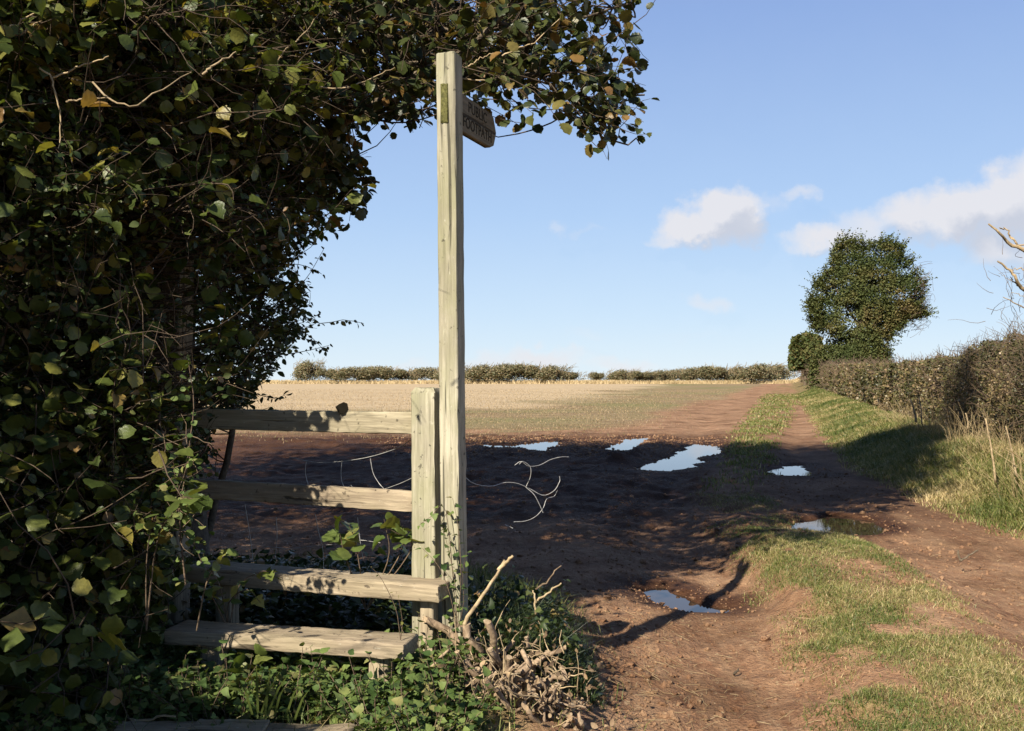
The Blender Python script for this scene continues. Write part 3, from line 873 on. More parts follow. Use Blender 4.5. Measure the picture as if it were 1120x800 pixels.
# narrow steps, each a plank on short legs
def step(x0, x1, dv, zt, th, seed, legs, base):
    """front right corner x0, front far corner x1"""
    a = Vector((x0[0], x0[1], zt - th / 2)); e = Vector((x1[0], x1[1], zt - th / 2))
    d = (e - a).normalized(); back = Vector((-d.y, d.x, 0));
    if back.y < 0: back = -back
    s = beam('step', (e - a).length, dv, th, M['board_wood'], frame(a + back * dv / 2, e - a, back), st_, seed, rings=36, jit=.0025, rnd_c=.12)
    for t, off, w in legs:
        p = a + d * t + back * off
        beam('support', zt - th - base + .001, w, w * .95, M['board_wood'], frame(Vector((p.x, p.y, base)), UP, -d), st_, seed + 20 + int(t * 10), rings=8)


def bp(x, y, z):
    X, Y = G(x, y, z); return (X, Y)


u0 = np.array(bp(479, 641, .635)); ul = np.array(bp(295, 627, .635)); u1 = u0 + (ul - u0) * 1.55
step(u0, u1, .185, .635, .076, 6, [(.085, .09, .062), (1.15, .09, .085)], .05)
l0 = np.array(bp(441, 706, .46)); l1_ = np.array(bp(202, 690.5, .46)); l1 = l0 + (l1_ - l0) * 1.10
step(l0, l1, .185, .46, .064, 7, [(.125, .085, .085), (.885, .085, .100)], -.05)
# ground planks in front
q0 = Vector((*bp(392, 789, .27), .27)); q1 = Vector((*bp(128, 788, .27), .27))
d = (q1 - q0).normalized(); nrm = Vector((-d.y, d.x, 0)); nrm = nrm if nrm.y > 0 else -nrm
t = 0
for k, (Lk, dz, dy) in enumerate([(.33, -.004, -.012), (.27, .004, .004), (.33, .0, -.004)]):
    a = q0 + d * t - nrm * (.15 - dy); a.z = .27 - .03 + dz
    beam('step', Lk - .008, .30, .06, M['board_wood'], frame(a, d, nrm), st_, 50 + k, rings=10, jit=.003)
    t += Lk

# ---------------------------------------------------------------- wire
def wires(name, lab, polys, r=.0016, mat=None, loc=None, cat='wire'):
    b = MB()
    for i, pts in enumerate(polys):
        n = 30; p = smoothline(pts, n)
        tubes(b, p[None], r * (1 if i % 3 else 1.25), r * (1 if i % 3 else 1.1), 6)
    o = b.build(name, mat or M['wire'], None, loc=loc); tag(o, lab, cat); return o


d = 4.86
wires('stock_wire', 'loose sagging strands of broken stock netting behind the stile rails', [
    PL((316, 500, 5.02), (349, 506, 4.96), (394, 502, 4.86), (430, 492, 4.74), (452, 480, 4.66)),
    PL((335, 504, 4.98), (334, 517, 4.98), (337, 530, 4.98), (340, 537, 4.97)),
    PL((374, 504, 4.9), (373, 518, 4.9), (375, 530, 4.9), (384, 541, 4.9)),
    PL((405, 501, 4.84), (408, 517, 4.84), (414, 528, 4.83), (421, 536, 4.8)),
    PL((366, 540, 4.9), (378, 535, 4.9), (384, 531, 4.9), (386, 538, 4.88)),
    PL((384, 538, 4.88), (412, 537, 4.84), (435, 530, 4.76), (455, 521, 4.68)),
    PL((345, 563, 4.96), (348, 580, 4.96), (353, 600, 4.96), (354, 624, 4.96)),
    PL((302, 566, 5.06), (303, 585, 5.06), (301, 612, 5.06)),
    PL((290, 598, 5.08), (318, 600, 5.02), (345, 597, 4.97), (372, 595, 4.93), (392, 591, 4.9), (416, 594, 4.86)),
    PL((391, 566, 4.9), (393, 585, 4.9), (397, 612, 4.9)),
    PL((268, 552, 5.1), (274, 590, 5.1), (278, 625, 5.1)),
])
wires('stock_wire', 'tangled bright ends of broken wire sticking out behind the signpost', [
    PL((500, 512, 4.58), (516, 528, 4.66), (537, 532, 4.72), (552, 528, 4.76), (566, 529, 4.8), (580, 535, 4.84), (594, 542, 4.86), (606, 537, 4.88), (612, 527, 4.9), (612, 521, 4.9)),
    PL((563, 509, 4.8), (570, 505, 4.8), (578, 510, 4.82), (590, 509, 4.86), (602, 503, 4.9), (614, 500, 4.92), (622, 500, 4.95)),
    PL((568, 508, 4.8), (572, 505, 4.8), (580, 511, 4.82), (580, 522, 4.82), (575, 533, 4.82)),
    PL((575, 533, 4.82), (584, 541, 4.82), (590, 552, 4.83), (594, 561, 4.84)),
    PL((610, 536, 4.9), (606, 543, 4.9), (598, 546, 4.88), (594, 556, 4.86), (586, 565, 4.84), (575, 570, 4.82), (562, 571, 4.8)),
    PL((552, 574, 4.8), (557, 576, 4.8), (561, 578, 4.8)),
])
#@@PLANTS
# ---------------------------------------------------------------- trees and bushes round the stile
OUTLINE = [(-900, -900), (712, -900), (708, 5), (690, 30), (700, 60), (716, 92), (724, 106), (702, 122), (708, 158), (690, 166), (640, 168), (626, 150), (600, 128),
           (575, 136), (556, 148), (530, 160), (515, 120), (476, 138), (455, 150), (440, 152), (425, 135), (405, 122), (396, 150), (420, 190), (452, 196), (440, 210),
           (405, 215), (400, 235), (372, 252), (345, 262), (332, 290), (330, 330), (345, 350), (340, 365), (318, 385), (318, 405), (298, 420), (282, 446), (245, 452),
           (232, 468), (232, 530), (222, 600), (212, 640), (180, 690), (150, 740), (120, 790), (120, 1400), (-900, 1400)]


def in_outline(p, poly=OUTLINE):
    px, py, vis = project(p)
    px = px + 26 * fbm(np.asarray(p)[..., 0] * 4.5, np.asarray(p)[..., 2] * 4.5, 2, 201); py = py + 20 * fbm(np.asarray(p)[..., 0] * 4.5, np.asarray(p)[..., 2] * 4.5, 2, 202)
    infr = vis & (px > -5) & (px < 1125) & (py > -5) & (py < 805)
    return ~infr | inpoly(px, py, poly)


def frustum_pts(n, x0, x1, y0, y1, d0, d1):
    """random points in a wedge of ground and air seen from the gateway"""
    d = d0 + (d1 - d0) * rng.random(n)
    x = rng.uniform(x0, x1, n); y = rng.uniform(y0, y1, n)
    return np.stack([(x - CX) / FPX * d, d, EYE - (y - HY) / FPX * d], 1)


TE = math.tan(SUN_EL)


def clear_of_sun(p, leak=.05):
    """keeps the sunlit gap over the stile open: the hedge runs along the light, never across it"""
    q = p[:, 0] * math.cos(SUN_AZ) - p[:, 1] * math.sin(SUN_AZ)
    t = -(.342 * (p[:, 0] + .385) + .94 * (p[:, 1] - 4.575)) / .975
    zl = p[:, 2] - t * TE
    lim = -3.42 + .12 * np.sin(p[:, 2] * 9)
    bad = (t > 0) & (q > lim) & (q < -2.3) & (zl < 3.15) & (zl + .85 * TE > .15)
    return ~bad | (rng.random(len(p)) < leak)


def off_post(p):
    """a gap in the leaves before the gripping post"""
    px, py, vis = project(p)
    return ~(vis & (px > 168) & (px < 212) & (py > 285) & (py < 420) & (p[:, 1] < 5.1)) | (rng.random(len(p)) < .22)


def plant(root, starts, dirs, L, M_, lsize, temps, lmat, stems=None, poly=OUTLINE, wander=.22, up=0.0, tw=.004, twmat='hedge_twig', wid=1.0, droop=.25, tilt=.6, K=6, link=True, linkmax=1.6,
          names=('twig', 'foliage'), linkr=1.6, leak=.02):
    keep = in_outline(starts, poly) if poly else np.ones(len(starts), bool)
    keep &= clear_of_sun(starts, leak)
    starts, dirs = starts[keep], dirs[keep]
    L = np.broadcast_to(L, keep.shape)[keep] if np.ndim(L) else np.full(len(starts), L)
    pts = shoots(starts, dirs, L, K, wander, up)
    if poly:
        ok = in_outline(pts[:, -1], poly) & in_outline(pts[:, K // 2], poly)
        pts = pts[ok]
    tb_ = MB(); lb = MB()
    tubes(tb_, pts, tw, tw * .35, 4)
    if link and stems is not None and len(stems):
        nodes = np.asarray(stems)
        s = pts[:, 0]
        dist = np.linalg.norm(s[:, None, :] - nodes[None], axis=2) + 1.2 * np.maximum(0, nodes[None, :, 2] - s[:, None, 2])
        j = dist.argmin(1); a = nodes[j]
        m_ = dist[np.arange(len(s)), j] < linkmax
        a, e = a[m_], s[m_]; ed = pts[m_, 1] - pts[m_, 0]
        t = np.linspace(0, 1, 6)[None, :, None]
        mid = (a + e) / 2 - unit(ed) * .15 + rng.normal(0, .05, a.shape)
        cpt = (1 - t) ** 2 * a[:, None] + 2 * t * (1 - t) * mid[:, None] + t ** 2 * e[:, None]
        if poly:
            cpt = cpt[in_outline(cpt[:, 2], poly) & in_outline(cpt[:, 4], poly)]
        tubes(tb_, cpt, tw * linkr, tw, 4)
    lp, ld, ln, ls = shoot_leaves(pts, M_, lsize, droop=droop, tilt=tilt)
    if poly:
        ok = in_outline(lp + ld * ls[:, None] * .6, poly)
        lp, ld, ln, ls = lp[ok], ld[ok], ln[ok], ls[ok]
    ok = clear_of_sun(lp, leak * 4) & off_post(lp); lp, ld, ln, ls = lp[ok], ld[ok], ln[ok], ls[ok]
    leaves(lb, lp, ld, ln, ls, temps, wid)
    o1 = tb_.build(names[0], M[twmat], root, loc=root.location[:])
    o2 = lb.build(names[1], M[lmat], root, loc=root.location[:])
    return o1, o2


def limbs(name, lines, root, r0, r1, mat='bark', n=16, sides=7, each=True, wob=.02):
    """branches: each its own mesh under the tree; returns points along them"""
    nodes = []
    for i, ln in enumerate(lines):
        p = smoothline(ln, n); p[1:-1] += rng.normal(0, wob, (n - 2, 3))
        nodes.append(p)
        b = MB(); ra = r0[i] if np.ndim(r0) else r0; rb = r1[i] if np.ndim(r1) else r1
        tubes(b, p[None], ra, rb, sides)
        b.build(name, M[mat], root, loc=root.location[:])
    return np.concatenate(nodes)


# --- the hazel tree leaning over the signpost
T0 = (-2.1, 6.4, 0.0)
ht = thing('hazel_tree', 'big spreading tree whose dark leafy boughs reach out above the signpost', 'tree', (T0[0], T0[1], float(gz(T0[0], T0[1])[0]) - .05))
tr = np.array([[-2.1, 6.4, 0], [-2.15, 6.4, 1.2], [-2.2, 6.5, 2.6], [-2.3, 6.7, 4.4], [-2.5, 7.0, 6.5], [-2.7, 7.3, 9.0]])
tn = limbs('trunk', [tr], ht, .17, .04, sides=10)
boughs = [
    np.vstack([[-2.18, 6.45, 2.3], PL((170, 135, 6.1), (215, 139, 5.9), (300, 151, 5.7), (345, 148, 5.6), (385, 128, 5.5), (430, 98, 5.4), (480, 72, 5.3), (515, 50, 5.25), (545, 22, 5.2), (575, -8, 5.15))]),
    np.vstack([[-2.2, 6.5, 2.7], PL((250, 60, 6.0), (360, 97, 5.7), (400, 90, 5.6), (440, 72, 5.5), (500, 74, 5.5), (560, 84, 5.5), (620, 78, 5.5), (660, 92, 5.5), (705, 104, 5.5))]),
    np.vstack([[-2.2, 6.5, 3.0], PL((300, 10, 6.0), (420, 40, 5.8), (520, 40, 5.7), (580, 38, 5.7), (630, 25, 5.7), (690, 4, 5.7))]),
    PL((545, 22, 5.2), (575, 40, 5.25), (590, 70, 5.3), (610, 100, 5.3), (640, 125, 5.35), (670, 145, 5.35), (700, 158, 5.35)),
    np.vstack([[-2.2, 6.5, 2.9], [-1.2, 6.9, 4.3], [.1, 7.3, 5.6], [1.0, 7.6, 6.6]]),
    np.vstack([[-2.25, 6.6, 3.6], [-1.5, 6.6, 5.2], [-.3, 6.4, 6.9], [.3, 6.2, 8.0]]),
    np.vstack([[-2.4, 6.9, 5.0], [-3.6, 7.4, 6.6], [-5.0, 7.8, 8.0]]),
    np.vstack([[-2.4, 6.9, 5.4], [-2.2, 8.2, 7.2], [-1.6, 9.4, 8.8]]),
    np.vstack([[-2.2, 6.5, 2.0], PL((215, 190, 6.0), (290, 185, 5.8), (350, 195, 5.7), (415, 200, 5.7))]),
    np.vstack([[-2.2, 6.5, 2.4], PL((120, 60, 5.2), (60, 20, 4.6)), [-3.2, 3.9, 4.2]]),
]
nb = limbs('bough', boughs, ht, [.045, .030, .028, .012, .05, .05, .06, .05, .022, .03], [.010, .005, .005, .004, .015, .015, .02, .015, .006, .012], n=22)
nodes_t = np.vstack([tn[6:], nb])
# leafy sprays that the eye meets
s1 = frustum_pts(1500, 190, 700, -60, 250, 5.0, 6.9)
kx = project(s1)[0]; s1 = s1[rng.random(len(s1)) < np.interp(kx, [330, 420, 520, 580, 640], [.85, .7, .55, .32, .12])]
d1_ = unit(np.array([.55, -.15, -.12]) + rng.normal(0, .45, s1.shape))
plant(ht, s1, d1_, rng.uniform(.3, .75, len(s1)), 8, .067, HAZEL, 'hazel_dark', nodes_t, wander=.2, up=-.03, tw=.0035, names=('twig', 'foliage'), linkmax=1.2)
# sprays along the outer boughs, drawn out at their ends
ends = []
for b_ in (boughs[1], boughs[2], boughs[3], boughs[0]):
    q = smoothline(b_, 40)[14:]
    ends.append(q[rng.integers(0, len(q), 48)] + rng.normal(0, .05, (48, 3)))
s2 = np.vstack(ends); d2 = unit(np.array([.7, -.1, -.18]) + rng.normal(0, .40, s2.shape))
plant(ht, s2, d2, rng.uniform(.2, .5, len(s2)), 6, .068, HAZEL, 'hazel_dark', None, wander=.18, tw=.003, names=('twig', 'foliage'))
# the great crown above the frame that throws the broad shadow
def ellipsoid(n, c, r):
    v = rng.normal(0, 1, (n, 3)); v = unit(v) * (rng.random((n, 1)) ** .45)
    return np.asarray(c) + v * np.asarray(r)


cr = np.vstack([ellipsoid(2600, (-2.6, 7.4, 7.2), (3.6, 2.8, 4.2)), ellipsoid(1100, (-.6, 7.2, 6.6), (1.9, 1.8, 2.6)), ellipsoid(1000, (-2.4, 8.4, 9.8), (3.0, 2.4, 2.2)), ellipsoid(800, (.3, 8.3, 9.6), (1.5, 1.5, 2.1))])
dcr = unit(cr - np.array([-2.3, 7.0, 5.0]) + rng.normal(0, 1.0, cr.shape))
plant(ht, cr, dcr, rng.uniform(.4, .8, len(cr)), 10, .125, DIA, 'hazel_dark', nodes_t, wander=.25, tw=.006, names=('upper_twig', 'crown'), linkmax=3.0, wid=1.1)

# --- second tree of the hedgerow, further along
t2 = thing('maple_tree', 'dense dark tree standing in the hedge beyond the stile, half hidden by nearer leaves', 'tree', (-7.2, 8.6, 0))
tn2 = limbs('trunk', [np.array([[-7.2, 8.6, 0], [-7.1, 8.6, 2.5], [-7.0, 8.7, 5], [-7.2, 8.8, 9]])], t2, .2, .05, sides=10)
c2 = np.vstack([ellipsoid(2000, (-7.0, 8.6, 6.4), (3.4, 2.6, 4.6)), ellipsoid(1000, (-8.5, 8.9, 9.8), (3.6, 2.4, 2.6)), ellipsoid(1000, (-4.6, 8.8, 10.2), (2.2, 2.0, 1.8))])
plant(t2, c2, unit(c2 - np.array([-7, 8.6, 4.0]) + rng.normal(0, 1, c2.shape)), rng.uniform(.4, .8, len(c2)), 9, .14, DIA, 'hazel_dark', tn2, wander=.25, tw=.006, names=('twig', 'crown'), linkmax=3.0, wid=1.1)

# --- hawthorn bush filling the hedge behind the stile
hb = thing('hawthorn_bush', 'dense small leaved hawthorn behind the gripping post of the stile', 'bush', (-2.6, 6.2, .1))
hs = [np.array([[-2.6 + a, 6.2 + b, 0], [-2.6 + a * 1.6, 6.2 + b * 1.5, 1.5], [-2.6 + a * 2.4, 6.2 + b * 2, 3.4]]) for a, b in [(-.5, .1), (.2, -.2), (.5, .3), (-.1, .5), (-1.0, -.3)]]
hn = limbs('stem', hs, hb, .03, .008)
s3 = np.vstack([frustum_pts(1500, -60, 300, 120, 560, 5.3, 7.4), frustum_pts(500, -60, 270, 420, 720, 5.2, 6.6), np.column_stack([rng.uniform(-7, -2.4, 2600), rng.uniform(5.4, 8, 2600), rng.uniform(0, 4.2, 2600)])])
plant(hb, s3, unit(np.array([.25, -.2, .35]) + rng.normal(0, .6, s3.shape)), rng.uniform(.3, .6, len(s3)), 14, .050, SMALL, 'hawthorn', hn, wander=.2, tw=.003, wid=1.25, linkmax=2.2)

# --- the near hazel bush on this side
hz = thing('hazel_bush', 'big leaved hazel bush in the hedge bank with sunlit leaves among deep shade', 'bush', (-2.1, 3.9, .1))
hzs = []
for k in range(9):
    a = np.array([-2.3 + rng.uniform(-.8, .5), 4.5 + rng.uniform(-.3, .6), .1]); lean_ = np.array([rng.uniform(-.35, .35), rng.uniform(-.45, .2), 0])
    hzs.append(np.array([a, a + lean_ * .5 + [0, 0, 1.2], a + lean_ * 1.3 + [0, 0, 2.4], a + lean_ * 2.4 + [0, 0, 3.5]]))
hzs = [h for h in hzs if in_outline(smoothline(h, 8)).all()]
hzn = limbs('stem', hzs, hz, .014, .004, 'bark', sides=6)
s4 = np.vstack([frustum_pts(1000, -60, 245, -60, 820, 3.8, 5.2), frustum_pts(34, -40, 190, 420, 780, 3.0, 3.7), frustum_pts(200, 60, 330, -40, 150, 4.4, 4.8), frustum_pts(90, -40, 110, -40, 150, 3.7, 4.2), frustum_pts(420, -60, 330, -40, 260, 3.9, 5.4), frustum_pts(320, -60, 180, 450, 810, 3.6, 4.6)])
plant(hz, s4, unit(np.array([.35, -.45, .1]) + rng.normal(0, .5, s4.shape)), rng.uniform(.25, .6, len(s4)), 7, .070, HAZEL, 'hazel', hzn, wander=.22, tw=.0032, linkmax=1.4, leak=.05)
s4b = np.vstack([frustum_pts(1500, -60, 250, -40, 810, 3.9, 5.3), frustum_pts(800, -60, 330, -40, 300, 4.2, 5.6)])
hw = thing('hawthorn_bush', 'small leaved hawthorn tangled through the big leaved hazel on the near side of the stile', 'bush', (-1.9, 4.5, .1))
hwn = limbs('stem', [np.array([[-1.9 + a, 4.5, .1], [-1.95 + a, 4.5, 1.4], [-1.8 + a, 4.6, 2.8]]) for a in (-.3, 0.0)], hw, .015, .004)
plant(hw, s4b, unit(np.array([.35, -.3, .1]) + rng.normal(0, .55, s4b.shape)), rng.uniform(.2, .5, len(s4b)), 13, .036, SMALL, 'hawthorn', hwn, wander=.22, tw=.0024, linkmax=1.3, wid=1.25)
# unseen hedge added behind the viewer's shoulder, shaped to shade the near leaves
s5 = np.column_stack([rng.uniform(-6.5, -1.9, 5200), rng.uniform(-2.5, 3.8, 5200), rng.uniform(.3, 3.7, 5200)])
qs = s5[:, 0] * math.cos(SUN_AZ) - s5[:, 1] * math.sin(SUN_AZ)
s5 = s5[(qs < -3.55) & (qs > -5.6)]
sl = np.column_stack([rng.uniform(-3.2, -1.6, 1500), rng.uniform(.6, 2.8, 1500), rng.uniform(.3, 2.6, 1500)])  # loose shoots added out of view to block sun from low leaves
ql = sl[:, 0] * math.cos(SUN_AZ) - sl[:, 1] * math.sin(SUN_AZ)
s5 = np.vstack([s5, sl[(ql > -3.6) & (ql < -2.7)]])
pxx, pyy, vv = project(s5); s5 = s5[~(vv & (pxx > -30))]
shade_hazel = thing('hazel_shrub', 'unseen tall hazel added beside the viewer to shade the near hedge', 'bush', (-3.6, 1.6, .1))
nn5 = limbs('stem', [np.array([[x, y, 0], [x - .1, y, 2], [x - .3, y + .2, 4.3]]) for x, y in [(-3.2, 2.6), (-3.8, 1.2), (-4.6, .2), (-5.2, -1.2)]], shade_hazel, .03, .008)
plant(shade_hazel, s5, unit(np.array([.2, -.2, .2]) + rng.normal(0, .6, s5.shape)), rng.uniform(.3, .6, len(s5)), 8, .10, DIA, 'hazel', nn5, wander=.22, tw=.004, wid=1.1, linkmax=1.6)

# --- small leaved thorn at the top of the hedge
dt = thing('thorn_bush', 'fine twiggy thorn bush with tiny leaves high in the near hedge', 'bush', (-2.1, 4.0, .2))
dn = limbs('stem', [np.vstack([[-2.2, 4.1, .1], PL((-20, 420, 4.05), (30, 330, 4.0), (60, 230, 4.0), (75, 140, 4.0), (90, 30, 4.0))]), np.vstack([[-2.3, 4.1, .1], PL((-60, 300, 4.05), (5, 200, 4.0), (20, 80, 4.0), (55, -20, 4.0))])], dt, .014, .004, 'twig', sides=6)
s6 = np.vstack([frustum_pts(420, -50, 110, 60, 340, 3.75, 4.4), frustum_pts(160, -50, 220, -40, 120, 3.8, 4.4)])
plant(dt, s6, unit(np.array([.25, -.2, -.1]) + rng.normal(0, .6, s6.shape)), rng.uniform(.15, .35, len(s6)), 12, .034, SMALL, 'hawthorn', dn, wander=.2, tw=.0018, wid=1.2, linkmax=.9)
# pale bare twigs hanging through it
bt = MB()
for pl in ([(42, 74, 3.70), (57, 86, 3.70), (60, 104, 3.70), (66, 120, 3.70), (67, 145, 3.70), (63, 163, 3.70)], [(57, 86, 3.70), (80, 77, 3.70), (100, 68, 3.70), (118, 62, 3.70)], [(0, 38, 3.65), (20, 25, 3.65), (42, 10, 3.70), (60, -8, 3.75)],
           [(100, 91, 3.65), (116, 106, 3.65), (132, 113, 3.65), (146, 115, 3.65), (165, 105, 3.70), (185, 94, 3.75), (208, 78, 3.85)], [(72, 112, 3.70), (90, 108, 3.70), (118, 108, 3.70)], [(222, 80, 3.3), (240, 68, 3.3), (258, 58, 3.35)], [(0, 47, 3.65), (24, 36, 3.65), (48, 22, 3.75), (75, 5, 3.85)],
           [(300, 72, 4.6), (316, 52, 4.6), (335, 34, 4.65), (352, 10, 4.7)], [(350, 96, 4.7), (380, 96, 4.7), (410, 84, 4.75), (432, 74, 4.8)], [(505, 86, 5.05), (530, 88, 5.05), (548, 80, 5.05), (552, 62, 5.05)], [(510, 74, 5.0), (525, 65, 5.0), (540, 58, 5.0)], [(548, 62, 5.0), (570, 52, 5.0), (588, 44, 5.0), (612, 20, 5.05)]):
    p = smoothline(PL(*pl), 14); p += rng.normal(0, .003, p.shape); bt = MB(); tubes(bt, p[None], .0042, .002, 5)
    bt.build('bare_twig', M['deadwood'], dt, loc=dt.location[:])

# --- blackthorn with drooping fine sprays against the sky
bk = thing('blackthorn_bush', 'blackthorn with fine drooping sprays of tiny leaves against the sky above the top rail', 'bush', (-2.0, 5.6, .1))
lines = [PL((270, 372, 5.6), (310, 330, 5.55), (335, 305, 5.5), (355, 271, 5.5)), PL((262, 335, 5.7), (320, 341, 5.6), (350, 354, 5.55), (375, 350, 5.5), (398, 354, 5.5)), PL((262, 372, 5.6), (305, 356, 5.6), (335, 365, 5.55), (357, 386, 5.5)),
         PL((262, 392, 5.6), (310, 388, 5.55), (335, 384, 5.5), (360, 378, 5.5)), PL((255, 322, 5.7), (300, 312, 5.6), (325, 318, 5.6), (340, 311, 5.55)), PL((262, 345, 5.6), (300, 350, 5.6), (320, 366, 5.55), (347, 374, 5.5)), PL((262, 300, 5.6), (300, 290, 5.6), (330, 290, 5.6), (352, 300, 5.6)),
         PL((245, 425, 5.3), (275, 430, 5.3), (300, 436, 5.25), (312, 432, 5.2)), PL((240, 440, 5.3), (270, 452, 5.2), (295, 446, 5.2)), PL((280, 325, 5.6), (310, 318, 5.6), (332, 330, 5.6))]
sp_l = np.array([smoothline(l, 9) for l in lines])
bkn = limbs('stem', [np.array([[-2.0, 5.6, .1], [-1.9, 5.6, 1.2], [-1.75, 5.6, 2.0], [-1.6, 5.7, 2.8]]), np.array([[-1.95, 5.65, .1], [-1.8, 5.7, 1.0], [-1.6, 5.6, 1.7]])], bk, .014, .004, 'twig')
tbb = MB(); lbb = MB()
tubes(tbb, sp_l, .0032, .0012, 4)
lp, ld, ln_, ls = shoot_leaves(sp_l, 22, .036, spread=.9, droop=.45, t0=.12); leaves(lbb, lp, ld, ln_, ls, SMALL, 1.05)
tbb.build('twig', M['twig'], bk, loc=bk.location[:]); lbb.build('foliage', M['blackthorn'], bk, loc=bk.location[:])
s7 = np.vstack([frustum_pts(420, 235, 335, 230, 450, 5.2, 6.2), frustum_pts(70, 230, 300, 415, 470, 4.9, 5.4)])
plant(bk, s7, unit(np.array([.6, -.1, -.1]) + rng.normal(0, .45, s7.shape)), rng.uniform(.15, .40, len(s7)), 9, .042, SMALL, 'blackthorn', bkn, wander=.2, tw=.002, linkmax=1.3, wid=1.1)

# --- climbing shoot catching the sun beside the stile
cl = thing('climbing_vine', 'sunlit upright climbing shoot with paired small leaves before the dark end of the rails', 'climber', (-1.28, 3.95, .2))
cs = smoothline(np.vstack([PL((203, 640, 3.9), (196, 565, 3.9), (203, 520, 3.92), (208, 480, 3.94), (212, 440, 3.95), (206, 396, 3.96))]), 14)
cb_ = MB(); lb_ = MB(); tubes(cb_, cs[None], .004, .0018, 5)
sh = np.stack([cs] * 4) + rng.normal(0, .025, (4, 1, 3))
lp, ld, ln_, ls = shoot_leaves(sh[:3], 20, .032, spread=1, droop=.1, t0=.05); leaves(lb_, lp, ld, ln_, ls, SMALL, 1.5)
tw_l = shoots(cs[rng.integers(2, 9, 26)], unit(np.array([.3, -.5, -.1]) + rng.normal(0, .6, (26, 3))), rng.uniform(.1, .25, 26), 5)
tubes(cb_, tw_l, .002, .001, 4); lp, ld, ln_, ls = shoot_leaves(tw_l[:16], 7, .034); leaves(lb_, lp, ld, ln_, ls, SMALL, 1.5)
cb_.build('stem', M['twig'], cl, loc=cl.location[:]); lb_.build('foliage', M['ivy'], cl, loc=cl.location[:])

# ---------------------------------------------------------------- low growth round the steps
gl = MB(); gs = MB()
n = 3600
x = rng.uniform(-2.3, .25, n); y = rng.uniform(3.25, 4.75, n)
px_, py_, _v = project(np.stack([x, y, gz(x, y)], 1))
ok = (px_ > -20) & (px_ < 505 + .1 * (py_ - 660)) & ~((py_ > 770) & (px_ > 130) & (px_ < 400) & (y < 3.76)) & ~((y < 3.70) & (x > -1.5) & (x < -.55))
x, y = x[ok], y[ok]; n = len(x); z = gz(x, y) - .01
hgt_ = rng.uniform(.06, .26, n) * (.6 + .6 * (fbm(x * 3, y * 3, 2, 71) > 0)); 
# nothing may grow up through the planks
lowz = ((y > 3.95) & (x < -.42) & (x > -1.6)); hgt_ = np.where(lowz, np.minimum(hgt_, .15), hgt_)
st0 = np.stack([x, y, z], 1); gp = shoots(st0, np.array([0, 0, 1.]) + rng.normal(0, .4, (n, 3)), hgt_, 5, .18, .05)
tubes(gs, gp, .0022, .0012, 4)
lp, ld, ln_, ls = shoot_leaves(gp, 8, .037, spread=1.0, droop=.1, t0=.25, tilt=.4)
kind_ = rng.random(len(lp)) < .6
leaves(gl, lp[kind_], ld[kind_], ln_[kind_], ls[kind_], IVYT, 1.15); leaves(gl, lp[~kind_], ld[~kind_], ln_[~kind_], ls[~kind_] * 1.2, NETTLE, .95)
o = gl.build('ivy_and_nettle_leaves', M['ivy']); tag(o, 'mixed ivy and nettle leaves covering the ground under the steps', 'ground cover', kind='stuff')
o = gs.build('undergrowth', M['twig']); tag(o, 'thin stems of the low growth under the steps', 'undergrowth', kind='stuff')


# weeds behind the rails and post, shade painted in by dark leaf colour
dw = MB(); n = 900
x = rng.uniform(-2.3, -.42, n); y = rng.uniform(4.95, 6.6, n)
wp = shoots(np.stack([x, y, gz(x, y) - .01], 1), np.array([0, 0, 1.]) + rng.normal(0, .35, (n, 3)), rng.uniform(.12, .42, n) * (1 - .5 * sstep(5.4, 6.6, y)), 5, .18, .05)
lp, ld, ln_, ls = shoot_leaves(wp, 8, .055, spread=1.0, droop=.2, t0=.2, tilt=.5); leaves(dw, lp, ld, ln_, ls, NETTLE, .95)
n = 230; x = rng.uniform(-.17, .36, n); y = rng.uniform(4.46, 5.3, n)
wp = shoots(np.stack([x, y, gz(x, y) - .01], 1), np.array([.05, 0, 1.]) + rng.normal(0, .3, (n, 3)), rng.uniform(.12, .38, n) * (1 - .75 * sstep(.1, .38, x)), 5, .15, .05)
lp, ld, ln_, ls = shoot_leaves(wp, 8, .045, spread=.9, droop=.3, t0=.15, tilt=.5); leaves(dw, lp, ld, ln_, ls, NETTLE, .8)
x = rng.uniform(-.18, .42, 3600); y = rng.uniform(4.45, 5.35, 3600)
blades(dw, x, y, rng.uniform(.10, .36, 3600) * (1 - .75 * sstep(.12, .42, x)), rng.uniform(.0025, .0045, 3600), rng.uniform(.3, 1.2, 3600), rng.random(3600) * .5)
tag(dw.build('weed_leaves', M['hawthorn']), 'nettles and weeds behind the rails and the signpost, coloured dark for shade', 'weeds', kind='stuff')


def stalk_plant(name, lab, cat, base, paths, M_, size, temps, lmat, wid=1.0, r=.0035, t0=.3, twmat='twig', droop=.2):
    root = thing(name, lab, cat, base)
    a = MB(); b = MB()
    for pth in paths:
        p = smoothline(np.vstack([[base], pth]), 10)[None]
        tubes(a, p, r, r * .4, 5)
        if M_:
            lp, ld, ln_, ls = shoot_leaves(p, M_, size, spread=1, droop=droop, t0=t0, tilt=.5); leaves(b, lp, ld, ln_, ls, temps, wid)
    a.build('stem', M[twmat], root, loc=base)
    if M_: b.build('foliage', M[lmat], root, loc=base)
    return root


